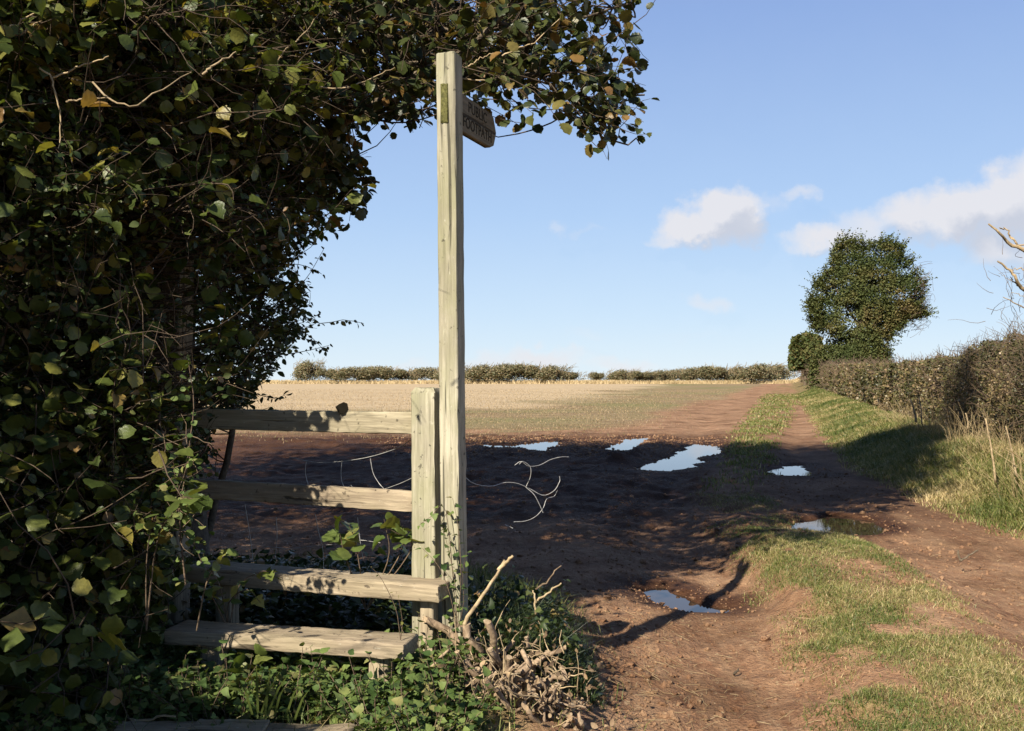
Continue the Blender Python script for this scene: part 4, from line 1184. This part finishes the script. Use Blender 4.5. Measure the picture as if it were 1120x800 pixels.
stalk_plant('bramble_bush', 'bramble with big sunlit leaves growing up behind the upper step', 'plant', tuple(P(400, 668, 4.62)), [PL((378, 610, 4.62), (372, 585, 4.6)), PL((390, 600, 4.62), (382, 575, 4.6)), PL((425, 610, 4.62), (420, 568, 4.6)), PL((438, 605, 4.62), (440, 575, 4.58)), PL((450, 600, 4.6), (428, 580, 4.55))], 6, .085, HAZEL, 'bramble', 1.1, t0=.55)
stalk_plant('bramble_bush', 'bramble trailing over the dark inner end of the upper step', 'plant', tuple(P(250, 690, 4.45)), [PL((262, 640, 4.42), (290, 625, 4.40), (300, 632, 4.38)), PL((240, 640, 4.4), (225, 620, 4.38)), PL((250, 660, 4.4), (270, 645, 4.36), (285, 660, 4.3)), PL((230, 650, 4.3), (215, 640, 4.25))], 9, .055, IVYT, 'bramble', 1.1, t0=.3)
stalk_plant('ivy', 'ivy climbing the joint between the signpost and the stile post', 'climber', tuple(P(500, 690, 4.38)), [PL((498, 640, 4.38), (490, 600, 4.40), (484, 575, 4.42)), PL((504, 640, 4.36), (503, 600, 4.38), (500, 570, 4.4), (495, 545, 4.4)), PL((492, 650, 4.36), (480, 620, 4.38), (462, 600, 4.42)), PL((507, 660, 4.36), (506, 630, 4.36), (510, 605, 4.36)), PL((488, 560, 4.42), (472, 565, 4.42), (458, 575, 4.42))], 13, .032, IVYT, 'ivy', 1.1, r=.002, t0=.15)
stalk_plant('hazel_shrub', 'young hazel sucker with two pale leaves hanging before the upper step', 'plant', tuple(P(215, 690, 4.1)), [PL((225, 640, 4.05), (238, 615, 4.0), (245, 608, 3.98))], 5, .06, HAZEL, 'bramble', .9, t0=.6)
stalk_plant('hazel_shrub', 'young hazel shoot with broad pale leaves beside the middle rail', 'plant', tuple(P(160, 690, 3.9)), [PL((170, 600, 3.85), (185, 560, 3.8), (200, 545, 3.75), (222, 548, 3.72)), PL((160, 620, 3.85), (165, 580, 3.8), (172, 562, 3.75))], 6, .085, HAZEL, 'bramble', 1.0, t0=.6)
stalk_plant('weed_plant', 'thin red brown weed stalk standing in front of the upper step', 'plant', tuple(P(438, 700, 4.1)), [PL((434, 670, 4.1), (426, 650, 4.1), (415, 630, 4.1), (405, 620, 4.1)), PL((440, 680, 4.1), (436, 655, 4.1))], 3, .02, SMALL, 'bramble', 1, r=.002, t0=.5)
stalk_plant('nettle_plant', 'leafy nettle growing against the lower step leg', 'plant', tuple(P(268, 775, 3.85)), [PL((272, 740, 3.85), (276, 715, 3.84)), PL((262, 750, 3.85), (268, 728, 3.85)), PL((285, 755, 3.85), (290, 735, 3.85))], 8, .075, NETTLE, 'bramble', .95, r=.003, t0=.2)
gt = MB()
for (bx_, by_, tx_, ty_) in [(282, 780, 280, 722), (286, 780, 302, 742), (292, 782, 318, 735), (300, 784, 312, 750), (312, 786, 330, 745), (276, 782, 262, 745), (322, 788, 340, 752), (290, 786, 296, 730)]:
    d_ = 3.72; a, b2 = P(bx_, by_, d_), P(tx_, ty_, d_ - .06)
    mid = (a + b2) / 2 + np.array([0, 0, .02]); w_ = np.array([.0045, 0, 0])
    v = [a - w_, a + w_, mid - w_ * .9, mid + w_ * .9, b2]
    gt.add(v, [np.array([[0, 1, 3, 2]]), np.array([[2, 3, 4]])], .3)
o = gt.build('grass_tuft', M['grass']); tag(o, 'tuft of long green grass blades in front of the lower step', 'grass tuft')

# ---------------------------------------------------------------- cut stump, sticks and litter beside the post
cs_ = thing('cut_stump', 'flailed coppice stump with a mass of pale sawn stems at the foot of the signpost', 'stump', (.06, 4.30, .12))
rs = np.random.default_rng(3)
for k in range(100):
    u = rs.random()
    X0 = rs.uniform(-.22, .25); Y0_ = 4.36 + rs.uniform(-.42, .14) - .25 * X0
    zg = float(gz(X0, Y0_)[0])
    L = rs.uniform(.09, .27) * (1.25 - 1.9 * abs(X0 + .06)) if k > 4 else rs.uniform(.36, .44)
    if k <= 4: X0 = rs.uniform(-.10, .0); Y0_ = 4.36
    dr_ = np.array([rs.normal(.10, .45), rs.normal(-.35, .40), .9]); dr_ = dr_ / np.linalg.norm(dr_)
    r0 = rs.uniform(.005, .011) if k > 9 else rs.uniform(.012, .017)
    p = np.array([np.array([X0, Y0_, zg - .03]) + dr_ * L * t + np.array([rs.normal(0, .012), rs.normal(0, .012), 0]) * t * 2 for t in np.linspace(0, 1, 7)])
    b = MB(); tubes(b, p[None], r0 * 1.15, r0 * rs.uniform(.8, 1.15), 9, cap=False)
    kn = int(rs.random() < .25)
    for _ in range(kn):                                  # a snapped side shoot
        i = rs.integers(2, 6); e = p[i] + unit(rs.normal(0, 1, 3) + np.array([0, -.4, .5])) * rs.uniform(.03, .09)
        tubes(b, np.stack([p[i], (p[i] + e) / 2 + rs.normal(0, .004, 3), e])[None], r0 * .6, r0 * .45, 7, cap=True)
    o = b.build('stem', M['stub_bark'], cs_, loc=cs_.location[:])
    c_ = MB(); tdir = unit(p[-1] - p[-2]); ref = unit(np.cross(tdir, [0.3, .2, .9])); w2 = np.cross(tdir, ref); sl = rs.normal(0, .5, 2)
    ang = np.arange(9) / 9 * 2 * np.pi; rr = r0 * 1.04
    ring = np.array([p[-1] + rr * (ref * math.cos(t) + w2 * math.sin(t)) + tdir * rr * (.25 + sl[0] * .5 * math.cos(t) + sl[1] * .5 * math.sin(t)) for t in ang])
    ring0 = np.array([p[-1] + rr * (ref * math.cos(t) + w2 * math.sin(t)) - tdir * rr * .5 for t in ang])
    idx = np.arange(9)
    c_.add(np.vstack([ring0, ring, [ring.mean(0)]]), [np.stack([idx, (idx + 1) % 9, (idx + 1) % 9 + 9, idx + 9], 1), np.stack([idx + 9, (idx + 1) % 9 + 9, np.full(9, 18)], 1)])
    q = c_.build('cut_end', M['cutwood'], o, smooth=False)
    q.parent = o; q.location = -(Vector(cs_.location)) + Vector((0, 0, 0)) if False else Vector((0, 0, 0)) - Vector(cs_.location)
# dry twigs and dead stalks tangled over it
tw_ = MB()
st0 = np.column_stack([rs.uniform(-.26, .28, 150), 4.28 + rs.uniform(-.45, .2, 150), np.zeros(150)]); st0[:, 2] = gz(st0[:, 0], st0[:, 1]) + rs.uniform(0, .2, 150)
tp = shoots(st0, rs.normal(0, .7, (150, 3)) + np.array([.15, -.2, .45]), rs.uniform(.06, .24, 150), 6, .25)
tp = tp[:100]
tubes(tw_, tp, .0030, .0012, 5)
tag(tw_.build('dry_twigs', M['deadwood']), 'dry broken twigs and stalks tangled over the cut stump', 'twigs', kind='stuff')
dl = MB(); nl = 200
pp = np.column_stack([rs.uniform(-.3, .45, nl), 4.25 + rs.uniform(-.5, .35, nl), np.zeros(nl)]); pp[:, 2] = gz(pp[:, 0], pp[:, 1]) + rs.uniform(.02, .28, nl)
leaves(dl, pp, unit(rs.normal(0, 1, (nl, 3))), unit(rs.normal(0, 1, (nl, 3))), rs.uniform(.015, .035, nl), SMALL, 1.2)
tag(dl.build('dead_leaves', M['dead_leaf']), 'curled dead leaves caught among the cut stems', 'leaves', kind='stuff')


def stick(lab, lines, r, mat='deadwood', name='stick'):
    b = MB()
    for l in lines:
        p = smoothline(l, 10); p[1:-1] += rng.normal(0, .0025, (8, 3)); tubes(b, p[None], r, r * .6, 7, cap=True)
    o = b.build(name, M[mat], None, loc=tuple(lines[0][0])); tag(o, lab, 'stick'); return o


stick('long pale forked stick leaning out of the cut stump towards the track', [PL((508, 684, 4.2), (522, 660, 4.25), (537, 637, 4.3), (552, 613, 4.35)), PL((545, 624, 4.33), (554, 615, 4.32), (561, 608, 4.3))], .0095)
stick('short pale stick rising over the grass beyond the cut stump', [PL((585, 660, 4.7), (600, 648, 4.7), (614, 638, 4.7)), PL((586, 672, 4.7), (585, 655, 4.7), (583, 646, 4.7))], .006)
stick('grey bent twig standing in the grass beyond the cut stump', [PL((586, 645, 4.9), (598, 638, 4.9), (605, 627, 4.9), (614, 619, 4.9))], .005, 'twig')
stick('pale broken stick lying in the nettles beside the cut stump', [PL((460, 746, 4.0), (472, 730, 4.0), (486, 716, 4.0), (492, 708, 4.0))], .008, 'cutwood')
stick('thin dry stalk curving out at the outer edge of the cut stump', [PL((605, 770, 4.2), (612, 752, 4.2), (624, 740, 4.2), (638, 737, 4.2)), PL((600, 790, 4.2), (606, 765, 4.2), (604, 745, 4.2))], .004)
stick('pale stick across the lower leaves beside the cut stump', [PL((498, 750, 4.05), (515, 742, 4.1), (532, 732, 4.15))], .006)
stick('bare twig lying at the edge of the ground planks', [PL((140, 787, 3.74), (155, 789, 3.70), (172, 785, 3.68), (192, 784, 3.66))], .006)
# leaf on the rail
lf = MB()
lv = P(372, 452.5, 4.70); lv[2] = 1.388
leaves(lf, lv[None] + np.array([[.040, 0, .004]]), np.array([[-1., .05, .28]]), np.array([[.1, -1., .25]]), np.array([.068]), [leaf_template(ST, [.02, .40, .46, .22, 0], .2, .25, .1, 3)], .95)
o = lf.build('fallen_leaf', M['shaded_leaf']); tag(o, 'curled leaf standing on the top rail, coloured dark as its shaded side', 'leaf')
#@@FAR
# ---------------------------------------------------------------- the long hedge, its verge and the trees beyond
def hedge_top(Y, n):
    return np.interp(Y, [8, 11, 13, 16, 19, 23, 30, 43, 69, 114, 130], [2.0, 2.02, 2.05, 2.10, 2.02, 1.93, 1.93, 2.02, 2.18, 2.45, 2.5]) + n * np.interp(Y, [8, 19, 24, 130], [.34, .30, .06, .07])


def long_hedge(name, label, y0, y1, n_leaf, n_twig, lsize, seed, thick=1.3, dens_pow=1.0):
    r = np.random.default_rng(seed)
    c0 = (float(hedge_x((y0 + y1) / 2)) + .5, (y0 + y1) / 2, 0)
    root = thing(name, label, 'hedge', c0)
    nrm = unit(np.array([-1, .266, 0])); alo = unit(np.array([.266, 1, 0]))

    def pts(n, din):
        y = y0 * (y1 / y0) ** r.random(n)
        lump = fbm(y * 1.1, y * .3, 4, 5 + seed)
        top = hedge_top(y, lump)
        dep = np.minimum(r.exponential(din, n), thick)
        h = top * r.random(n) ** .85
        ontop = r.random(n) < .30
        h = np.where(ontop, top - np.minimum(r.exponential(.08, n), .5), h)
        dep = np.where(ontop, r.random(n) * thick, dep)
        bulge = .22 * fbm(y * 1.6, h * 1.8, 4, 15 + seed) + .12 * np.sin(h * 1.5)
        x = hedge_x(y) - bulge + dep + .25
        g = gz(x, y)
        z = np.minimum(g, .5) * .8 + h * (top - .35) / top
        return np.stack([x, y, np.maximum(z, g)], 1), y
    lb = MB(); p, y = pts(n_leaf, .16)
    clump_ = fbm(p[:, 1] * 1.9 + p[:, 2] * .7, p[:, 2] * 2.2, 4, 44)
    keep = r.random(n_leaf) < np.clip(.62 + 1.1 * clump_, .15, 1); p, y = p[keep], y[keep]; N = len(p)
    leaves(lb, p, unit(r.normal(0, 1, (N, 3)) + nrm * .6), unit(r.normal(0, .8, (N, 3)) + np.array([0, 0, .8]) + nrm * .6), lsize * np.maximum(1, y / 15) * r.uniform(.6, 1.3, N), DIA, 1.15, rnd=.45 + .8 * fbm(p[:, 1] * 1.3, p[:, 2] * 1.5, 3, 7 + seed) + r.normal(0, .2, N))
    lb.build('foliage', M['hedge_leaf'], root, loc=c0)
    tb2 = MB(); p, y = pts(n_twig, .2); N = len(p)
    d = unit(r.normal(0, .7, (N, 3)) + np.array([0, 0, .55]) + nrm * .35)
    sp = shoots(p, d, r.uniform(.12, .42, N) * np.maximum(1, y / 30), 5, .28)
    tubes(tb2, sp, .0042 * np.maximum(1, y / 13), .0016 * np.maximum(1, y / 13), 3)
    tb2.build('twig', M['twig'], root, loc=c0)
    # solid core added inside the hedge to stop light showing through
    ys = y0 * (y1 / y0) ** np.linspace(0, 1, 140); hs = np.linspace(0, 1, 9); V = []
    for yy_ in ys:
        lump = float(fbm(np.array([yy_ * 1.1]), np.array([yy_ * .3]), 4, 5 + seed)[0]); tp = float(hedge_top(yy_, lump)) - .22
        xs_ = [(.62, h * tp) for h in hs] + [(.95, tp + .03)] + [(thick + .1, h * tp) for h in hs[::-1]]
        V += [[hedge_x(yy_) + a + r.normal(0, .06), yy_ + r.normal(0, .03), zz + r.normal(0, .05)] for a, zz in xs_]
    V = np.array(V); k = len(xs_); ii_ = np.arange(len(V)).reshape(-1, k)
    cb2 = MB(); cb2.add(V, [np.stack([ii_[:-1, :-1], ii_[1:, :-1], ii_[1:, 1:], ii_[:-1, 1:]], -1).reshape(-1, 4), ii_[0][None], ii_[-1][None, ::-1]])
    cb2.build('added_core', M['bark'], root, smooth=False, loc=c0)
    return root


long_hedge('hedge', 'rough overgrown thorn hedge with tangled brown stems above the long grass bank', 8.6, 20.5, 70000, 5200, .034, 1)
long_hedge('hedge', 'long neatly trimmed hedge running along the green path to the far corner of the field', 20.5, 128, 60000, 3600, .040, 2)

# dry stalks standing before the hedge
for k, (x0, y0_, x1, y1_, d_, r_, lab) in enumerate([
    (1089, 528, 1078, 458, 11.6, .014, 'tall pale dead stalk standing alone before the overgrown hedge'), (1112, 522, 1100, 466, 11.2, .012, 'dead stalk nearest the edge of the overgrown hedge with a bent top'),
    (1002, 462, 996, 437, 15.5, .020, 'thick pale cut stake showing in the hedge where the trimmed part begins'), (1008, 464, 1005, 434, 15.5, .013, 'thin pale cut stake behind the thick one in the hedge'),
    (1040, 482, 1034, 462, 13.0, .010, 'short dry stalk low in the overgrown hedge'), (1059, 470, 1056, 452, 12.6, .012, 'short broken stub low in the overgrown hedge'), (1122, 506, 1100, 490, 11.0, .010, 'slanting dead stalk leaning out of the hedge bank')]):
    stick(lab, [PL((x0, y0_, d_), ((x0 + x1) / 2 + 1, (y0_ + y1_) / 2, d_), (x1, y1_, d_))], r_, 'straw' if r_ < .011 else 'deadwood', 'dead_stalk')
ds = MB(); n = 800
y = 8.8 * (26 / 8.8) ** rng.random(n); x = hedge_x(y) + rng.uniform(-.55, .35, n)
st0 = np.stack([x, y, gz(x, y)], 1)
tubes(ds, shoots(st0, rng.normal(0, .35, (n, 3)) + np.array([-.1, 0, 1]), rng.uniform(.25, .8, n), 5, .18), .0035, .0015, 3)
tag(ds.build('dry_undergrowth', M['straw']), 'brittle pale grass stalks and dead weeds at the foot of the hedge', 'dead weeds', kind='stuff')
stick('small forked broken twig lying on the bare track', [PL((1050, 614, 8.0), (1058, 609, 8.0), (1070, 602, 8.0)), PL((1050, 614, 8.0), (1048, 607, 8.0), (1048, 602, 8.0))], .009, 'bark', 'broken_twig')
for (px, py, lab) in [((757, 766), (728, 724), 'tiny dark chip of wood on the bare track')]:
    X, Y = G(803, 725.5); zz = float(gz(X, Y)[0]) + .012
    stick(lab, [np.array([[X, Y, zz], [X + .015, Y + .01, zz + .012], [X + .03, Y + .03, zz + .022]])], .007, 'bark', 'wood_chip')

# ivy covered tree in the hedge
TX, TY = 26.4, 76.0


def outline_cloud(n, poly, Y, flat, r):
    """points filling a rounded crown whose outline was surveyed; its depth follows its width"""
    xs = [p[0] for p in poly]; ys = [p[1] for p in poly]
    px = r.uniform(min(xs), max(xs), n); py = r.uniform(min(ys), max(ys), n)
    d = polydist(px, py, poly); k = d > 0; px, py, d = px[k], py[k], d[k]
    half = flat * np.sqrt(np.minimum(d, 40) * 40) * Y / FPX
    t = r.uniform(-1, 1, len(px)); t = np.sign(t) * np.abs(t) ** .35
    dep = Y + half * t
    return np.stack([(px - CX) / FPX * Y, dep, EYE - (py - HY) / FPX * Y], 1), d


ivt = thing('ivy_clad_tree', 'wind shaped old tree smothered in dark ivy standing in the long hedge', 'tree', (TX, TY, .1))
CROWN = [(892, 452), (888, 404), (889, 372), (887, 350), (883, 325), (893, 304), (905, 290), (908, 268), (916, 260), (932, 258), (942, 265), (955, 261), (978, 262), (988, 270), (990, 279), (1001, 284), (1002, 296), (1012, 305), (1014, 322), (1008, 335), (1020, 344), (1014, 352), (1000, 352), (988, 360), (978, 370), (972, 378), (968, 404), (966, 452)]
r = np.random.default_rng(8)
pc, dd = outline_cloud(300000, CROWN, TY, .62, r)
cl_ = fbm(pc[:, 0] * .95 + pc[:, 1] * .4, pc[:, 2] * 1.05, 4, 99)
keep = (dd > 2.0 + 4 * fbm(pc[:, 0] * .8, pc[:, 2] * .8, 3, 71)) & (r.random(len(pc)) < np.clip(.62 + 1.5 * cl_ - .42 * (dd < 6) + .5 * (pc[:, 2] < 4), .03, 1)); pc, dd_k = pc[keep][:95000], dd[keep][:95000]
shell = pc[dd_k < 14]; shell = shell[r.integers(0, len(shell), 2600)]
sh = shoots(shell, unit(shell - np.array([TX, TY, 6.0])) + np.array([.15, 0, .35]) + r.normal(0, .35, shell.shape), r.uniform(.3, 1.0, len(shell)), 5, .15)
lb = MB(); cen = np.array([TX, TY, 6.5])
lp, ld, ln_, ls = shoot_leaves(sh, 11, .15, spread=.8, droop=.1); leaves(lb, lp, ld, ln_, ls, DIA, 1.2, rnd=.5 + r.normal(0, .14, len(lp)))
outd = unit(pc - cen)
leaves(lb, pc, unit(outd + r.normal(0, .7, pc.shape) + np.array([0, 0, .2])), unit(outd + r.normal(0, .42, pc.shape) + np.array([0, 0, .4])), r.uniform(.08, .165, len(pc)), DIA, 1.2, rnd=.45 + .8 * fbm(pc[:, 0] * .6, pc[:, 2] * .6 + pc[:, 1], 3, 31) + r.normal(0, .10, len(pc)))
lb.build('crown', M['ivy_tree'], ivt, loc=ivt.location[:])
tl = [np.array([[TX, TY, 0], [TX - .05, TY, 2.5], [TX + .1, TY, 5.0], [TX + .4, TY, 7.6], [TX + .3, TY, 10.2]])]
tn_ = limbs('trunk', tl, ivt, .42, .08, sides=10)
bl = [np.array([[TX + .1, TY, 4.6], [TX + 1.7, TY - .3, 5.8], [TX + 3.6, TY - .2, 7.0], [TX + 4.6, TY, 7.6]]), np.array([[TX + .2, TY, 5.6], [TX + 2.2, TY + .4, 7.2], [TX + 4.0, TY + .2, 9.2]]), np.array([[TX + .1, TY, 5.4], [TX - 1.5, TY - .5, 7.6], [TX - 2.6, TY - .2, 9.8]])]
bn = limbs('bough', bl, ivt, .10, .02, sides=6)
tw2 = MB(); ps = P(1000, 330, TY) + r.normal(0, 1, (420, 3)) * np.array([.55, .9, 1.25])
sp = shoots(ps, np.array([.9, 0, .35]) + r.normal(0, .35, ps.shape), r.uniform(.5, 1.4, len(ps)), 5, .2)
px, py, _ = project(sp[:, -1]); sp = sp[(px < 1021) & (py > 285) & (py < 362) & (px > 985)]
tubes(tw2, sp, .013, .007, 3)
tw2.build('bare_sprays', M['twig'], ivt, loc=ivt.location[:])

sm = thing('round_bush', 'small rounded dark bush just behind the ivy covered tree', 'bush', (29.4, 100, .3))
pc, dd = outline_cloud(9000, [(865, 404), (865, 380), (869, 370), (880, 366), (891, 367), (897, 372), (898, 404)], 100, .8, r)
pc = pc[:3200]; lb = MB(); oc = unit(pc - np.array([29.4, 100, 2.5]))
leaves(lb, pc, unit(oc + r.normal(0, .7, pc.shape)), unit(oc + r.normal(0, .6, pc.shape) + np.array([0, 0, .4])), r.uniform(.22, .42, len(pc)), DIA, 1.2)
lb.build('crown', M['ivy_tree'], sm, loc=sm.location[:]); limbs('trunk', [np.array([[29.4, 100, 0], [29.45, 100, 1.5], [29.4, 100, 3]])], sm, .18, .06)

# bare dead tree at the end of the overgrown hedge
dx, dy_ = 7.35, 12.4
dtree = thing('dead_tree', 'bare dead tree reaching pale broken branches over the overgrown hedge', 'tree', (dx, dy_, .3))
limbs('trunk', [np.array([[dx, dy_, .2], [dx + .05, dy_, 1.4], [dx - .02, dy_, 2.6], [dx + .1, dy_ + .1, 3.9]])], dtree, .12, .05, 'deadwood', sides=9)
dbr = [np.vstack([[dx, dy_, 2.3], PL((1140, 288, 12.2), (1118, 274, 12.1), (1103, 266, 12.1), (1094, 255, 12.0), (1081, 245, 12.0))]), PL((1118, 274, 12.1), (1108, 262, 12.1), (1100, 252, 12.1), (1093, 249, 12.1)), PL((1140, 279, 12.2), (1124, 270, 12.1), (1112, 266, 12.1), (1104, 257, 12.1)),
       np.vstack([[dx, dy_, 2.0], PL((1150, 332, 12.3), (1122, 319, 12.2), (1112, 306, 12.1), (1105, 296, 12.1), (1091, 286, 12.1))]), PL((1122, 319, 12.2), (1113, 312, 12.2), (1105, 303, 12.2)), PL((1130, 298, 12.2), (1116, 294, 12.2), (1104, 297, 12.2)),
       PL((1140, 345, 12.3), (1118, 335, 12.2), (1097, 325, 12.2)), PL((1120, 318, 12.2), (1108, 308, 12.2), (1092, 299, 12.2)), PL((1128, 330, 12.2), (1115, 322, 12.2), (1106, 320, 12.2))]
limbs('branch', dbr, dtree, [.034, .014, .014, .034, .010, .010, .011, .006, .006], [.010, .006, .006, .010, .004, .004, .005, .002, .002], 'deadwood', sides=6, wob=.008)
tg = MB(); ps = np.array([P(1118, 345, 12.3)] * 60) + r.normal(0, 1, (60, 3)) * np.array([.18, .3, .35])
tubes(tg, shoots(ps, np.array([-.2, 0, .6]) + r.normal(0, .5, ps.shape), r.uniform(.2, .6, 60), 6, .25), .004, .0015, 3)
tg.build('twig', M['twig'], dtree, loc=dtree.location[:])

# bushes along the far end of the field
FAR = [(337, 22, 25, 0, 'tall thin grey bush at the end of the far hedge nearest the stile leaves'), (362, 22, 16, 2, 'low sparse bush beside the tall thin grey one on the far edge'), (388, 30, 17, 1, 'reddish bush on the far edge just above the fallen leaf on the rail'), (412, 30, 18, 1, 'broad reddish bush on the far edge of the field seen over the top rail'), (437, 26, 16, 2, 'greyer end bush of the row seen over the top rail before the gap'),
       (467, 28, 17, 1, 'bush on the far edge partly hidden behind the stile post'), (496, 30, 18, 0, 'bush on the far edge hidden behind the signpost'), (526, 32, 20, 0, 'green bush on the far edge immediately beyond the signpost'), (551, 34, 21, 0, 'tallest green bush in the far row beyond the signpost'), (577, 32, 21, 2, 'dark bush in the middle of the far row beyond the signpost'), (602, 30, 19, 0, 'wide green bush near the end of the far row before the gap'), (623, 24, 13, 2, 'low end bush of the far row at the gap'),
       (654, 16, 12, 2, 'single thin bush standing between the gaps of the far hedge'), (680, 24, 15, 0, 'round bush standing clear after the gaps in the far hedge'), (702, 24, 13, 2, 'low bush joined to the round one on the far edge'), (722, 26, 14, 0, 'small green bush midway along the far field edge'), (744, 26, 15, 1, 'small brownish bush midway along the far field edge'), (764, 26, 17, 1, 'brown bush with feathery top on the far edge'), (783, 28, 19, 2, 'tall bush with a bare twig top on the far edge'), (805, 30, 18, 0, 'wide bush on the far edge left of the dark end bush'.replace(' left of', ' next to')), (828, 36, 21, 0, 'big dark bush at the far corner of the field'), (850, 28, 21, 0, 'dark bush closing the far corner beside the green path')]
FD = 152.0
protos = []
for k in range(3):
    r = np.random.default_rng(50 + k); b = MB()
    cs2 = [(r.uniform(-.36, .36), r.uniform(-.3, .3), r.uniform(.40, .66), r.uniform(.18, .30)) for _ in range(7)]
    pts_ = []
    for (a, b2, c2_, rr) in cs2:
        v = unit(r.normal(0, 1, (1100, 3))) * (r.random((1100, 1)) ** .55) * np.array([rr, rr, rr * 1.15]); pts_.append(v + np.array([a, b2, c2_]))
    low = np.column_stack([r.uniform(-.5, .5, 700), r.uniform(-.3, .3, 700), r.random(700) ** 1.3 * .42]); pts_.append(low)
    p = np.vstack(pts_); p[:, 0] += .18 * (p[:, 2] - .5)          # leaning with the wind
    p = p[p[:, 2] < .97]
    leaves(b, p, unit(r.normal(0, 1, p.shape) + np.array([.3, 0, .4])), unit(r.normal(0, 1, p.shape) + np.array([0, -.4, .5])), r.uniform(.022, .05, len(p)), DIA, 1.0)
    s_ = shoots(np.column_stack([r.uniform(-.45, .5, 90), r.uniform(-.2, .2, 90), r.uniform(.35, .8, 90)]), r.normal(0, .3, (90, 3)) + np.array([.25, 0, .8]), r.uniform(.1, .32, 90), 4, .15)
    tubes(b, s_, .008, .004, 3, rnd=.8)
    me = b.build('far_bush', M['far_bush']); protos.append(me)
used = set()
for (x, w, h, k, lab) in FAR:
    base = P(x, 0, FD + 3 * math.sin(x)); zz = float(gz(base[0], base[1])[0])
    src = protos[k]
    if k in used:
        o = src.copy(); COL.objects.link(o)
    else:
        o = src; used.add(k)
    o.location = (base[0], base[1], zz - .1)
    sx_ = w * 1.6 * FD / FPX; sz_ = (h + 2) * FD / FPX * 1.08
    o.scale = (sx_, sx_ * .8, sz_); o.rotation_euler = (0, 0, .3 * math.sin(x * 3))
    tag(o, lab, 'bush', 'bushes along the far edge of the field')
fg = MB(); n = 16000; x = rng.uniform(-52, 44, n); y = rng.uniform(147, 151.5, n); z = gz(x, y)
h = rng.uniform(.15, .7, n); w = .10
v = np.stack([np.stack([x - w, y, z], 1), np.stack([x + w, y, z], 1), np.stack([x + rng.normal(0, .2, n), y, z + h], 1)], 1)
fg.add(v.reshape(-1, 3), (np.arange(n) * 3)[:, None] + np.array([[0, 1, 2]]), np.repeat(rng.random(n), 3))
tag(fg.build('rough_grass', M['straw']), 'pale rough grass along the far edge of the field', 'grass', kind='stuff')
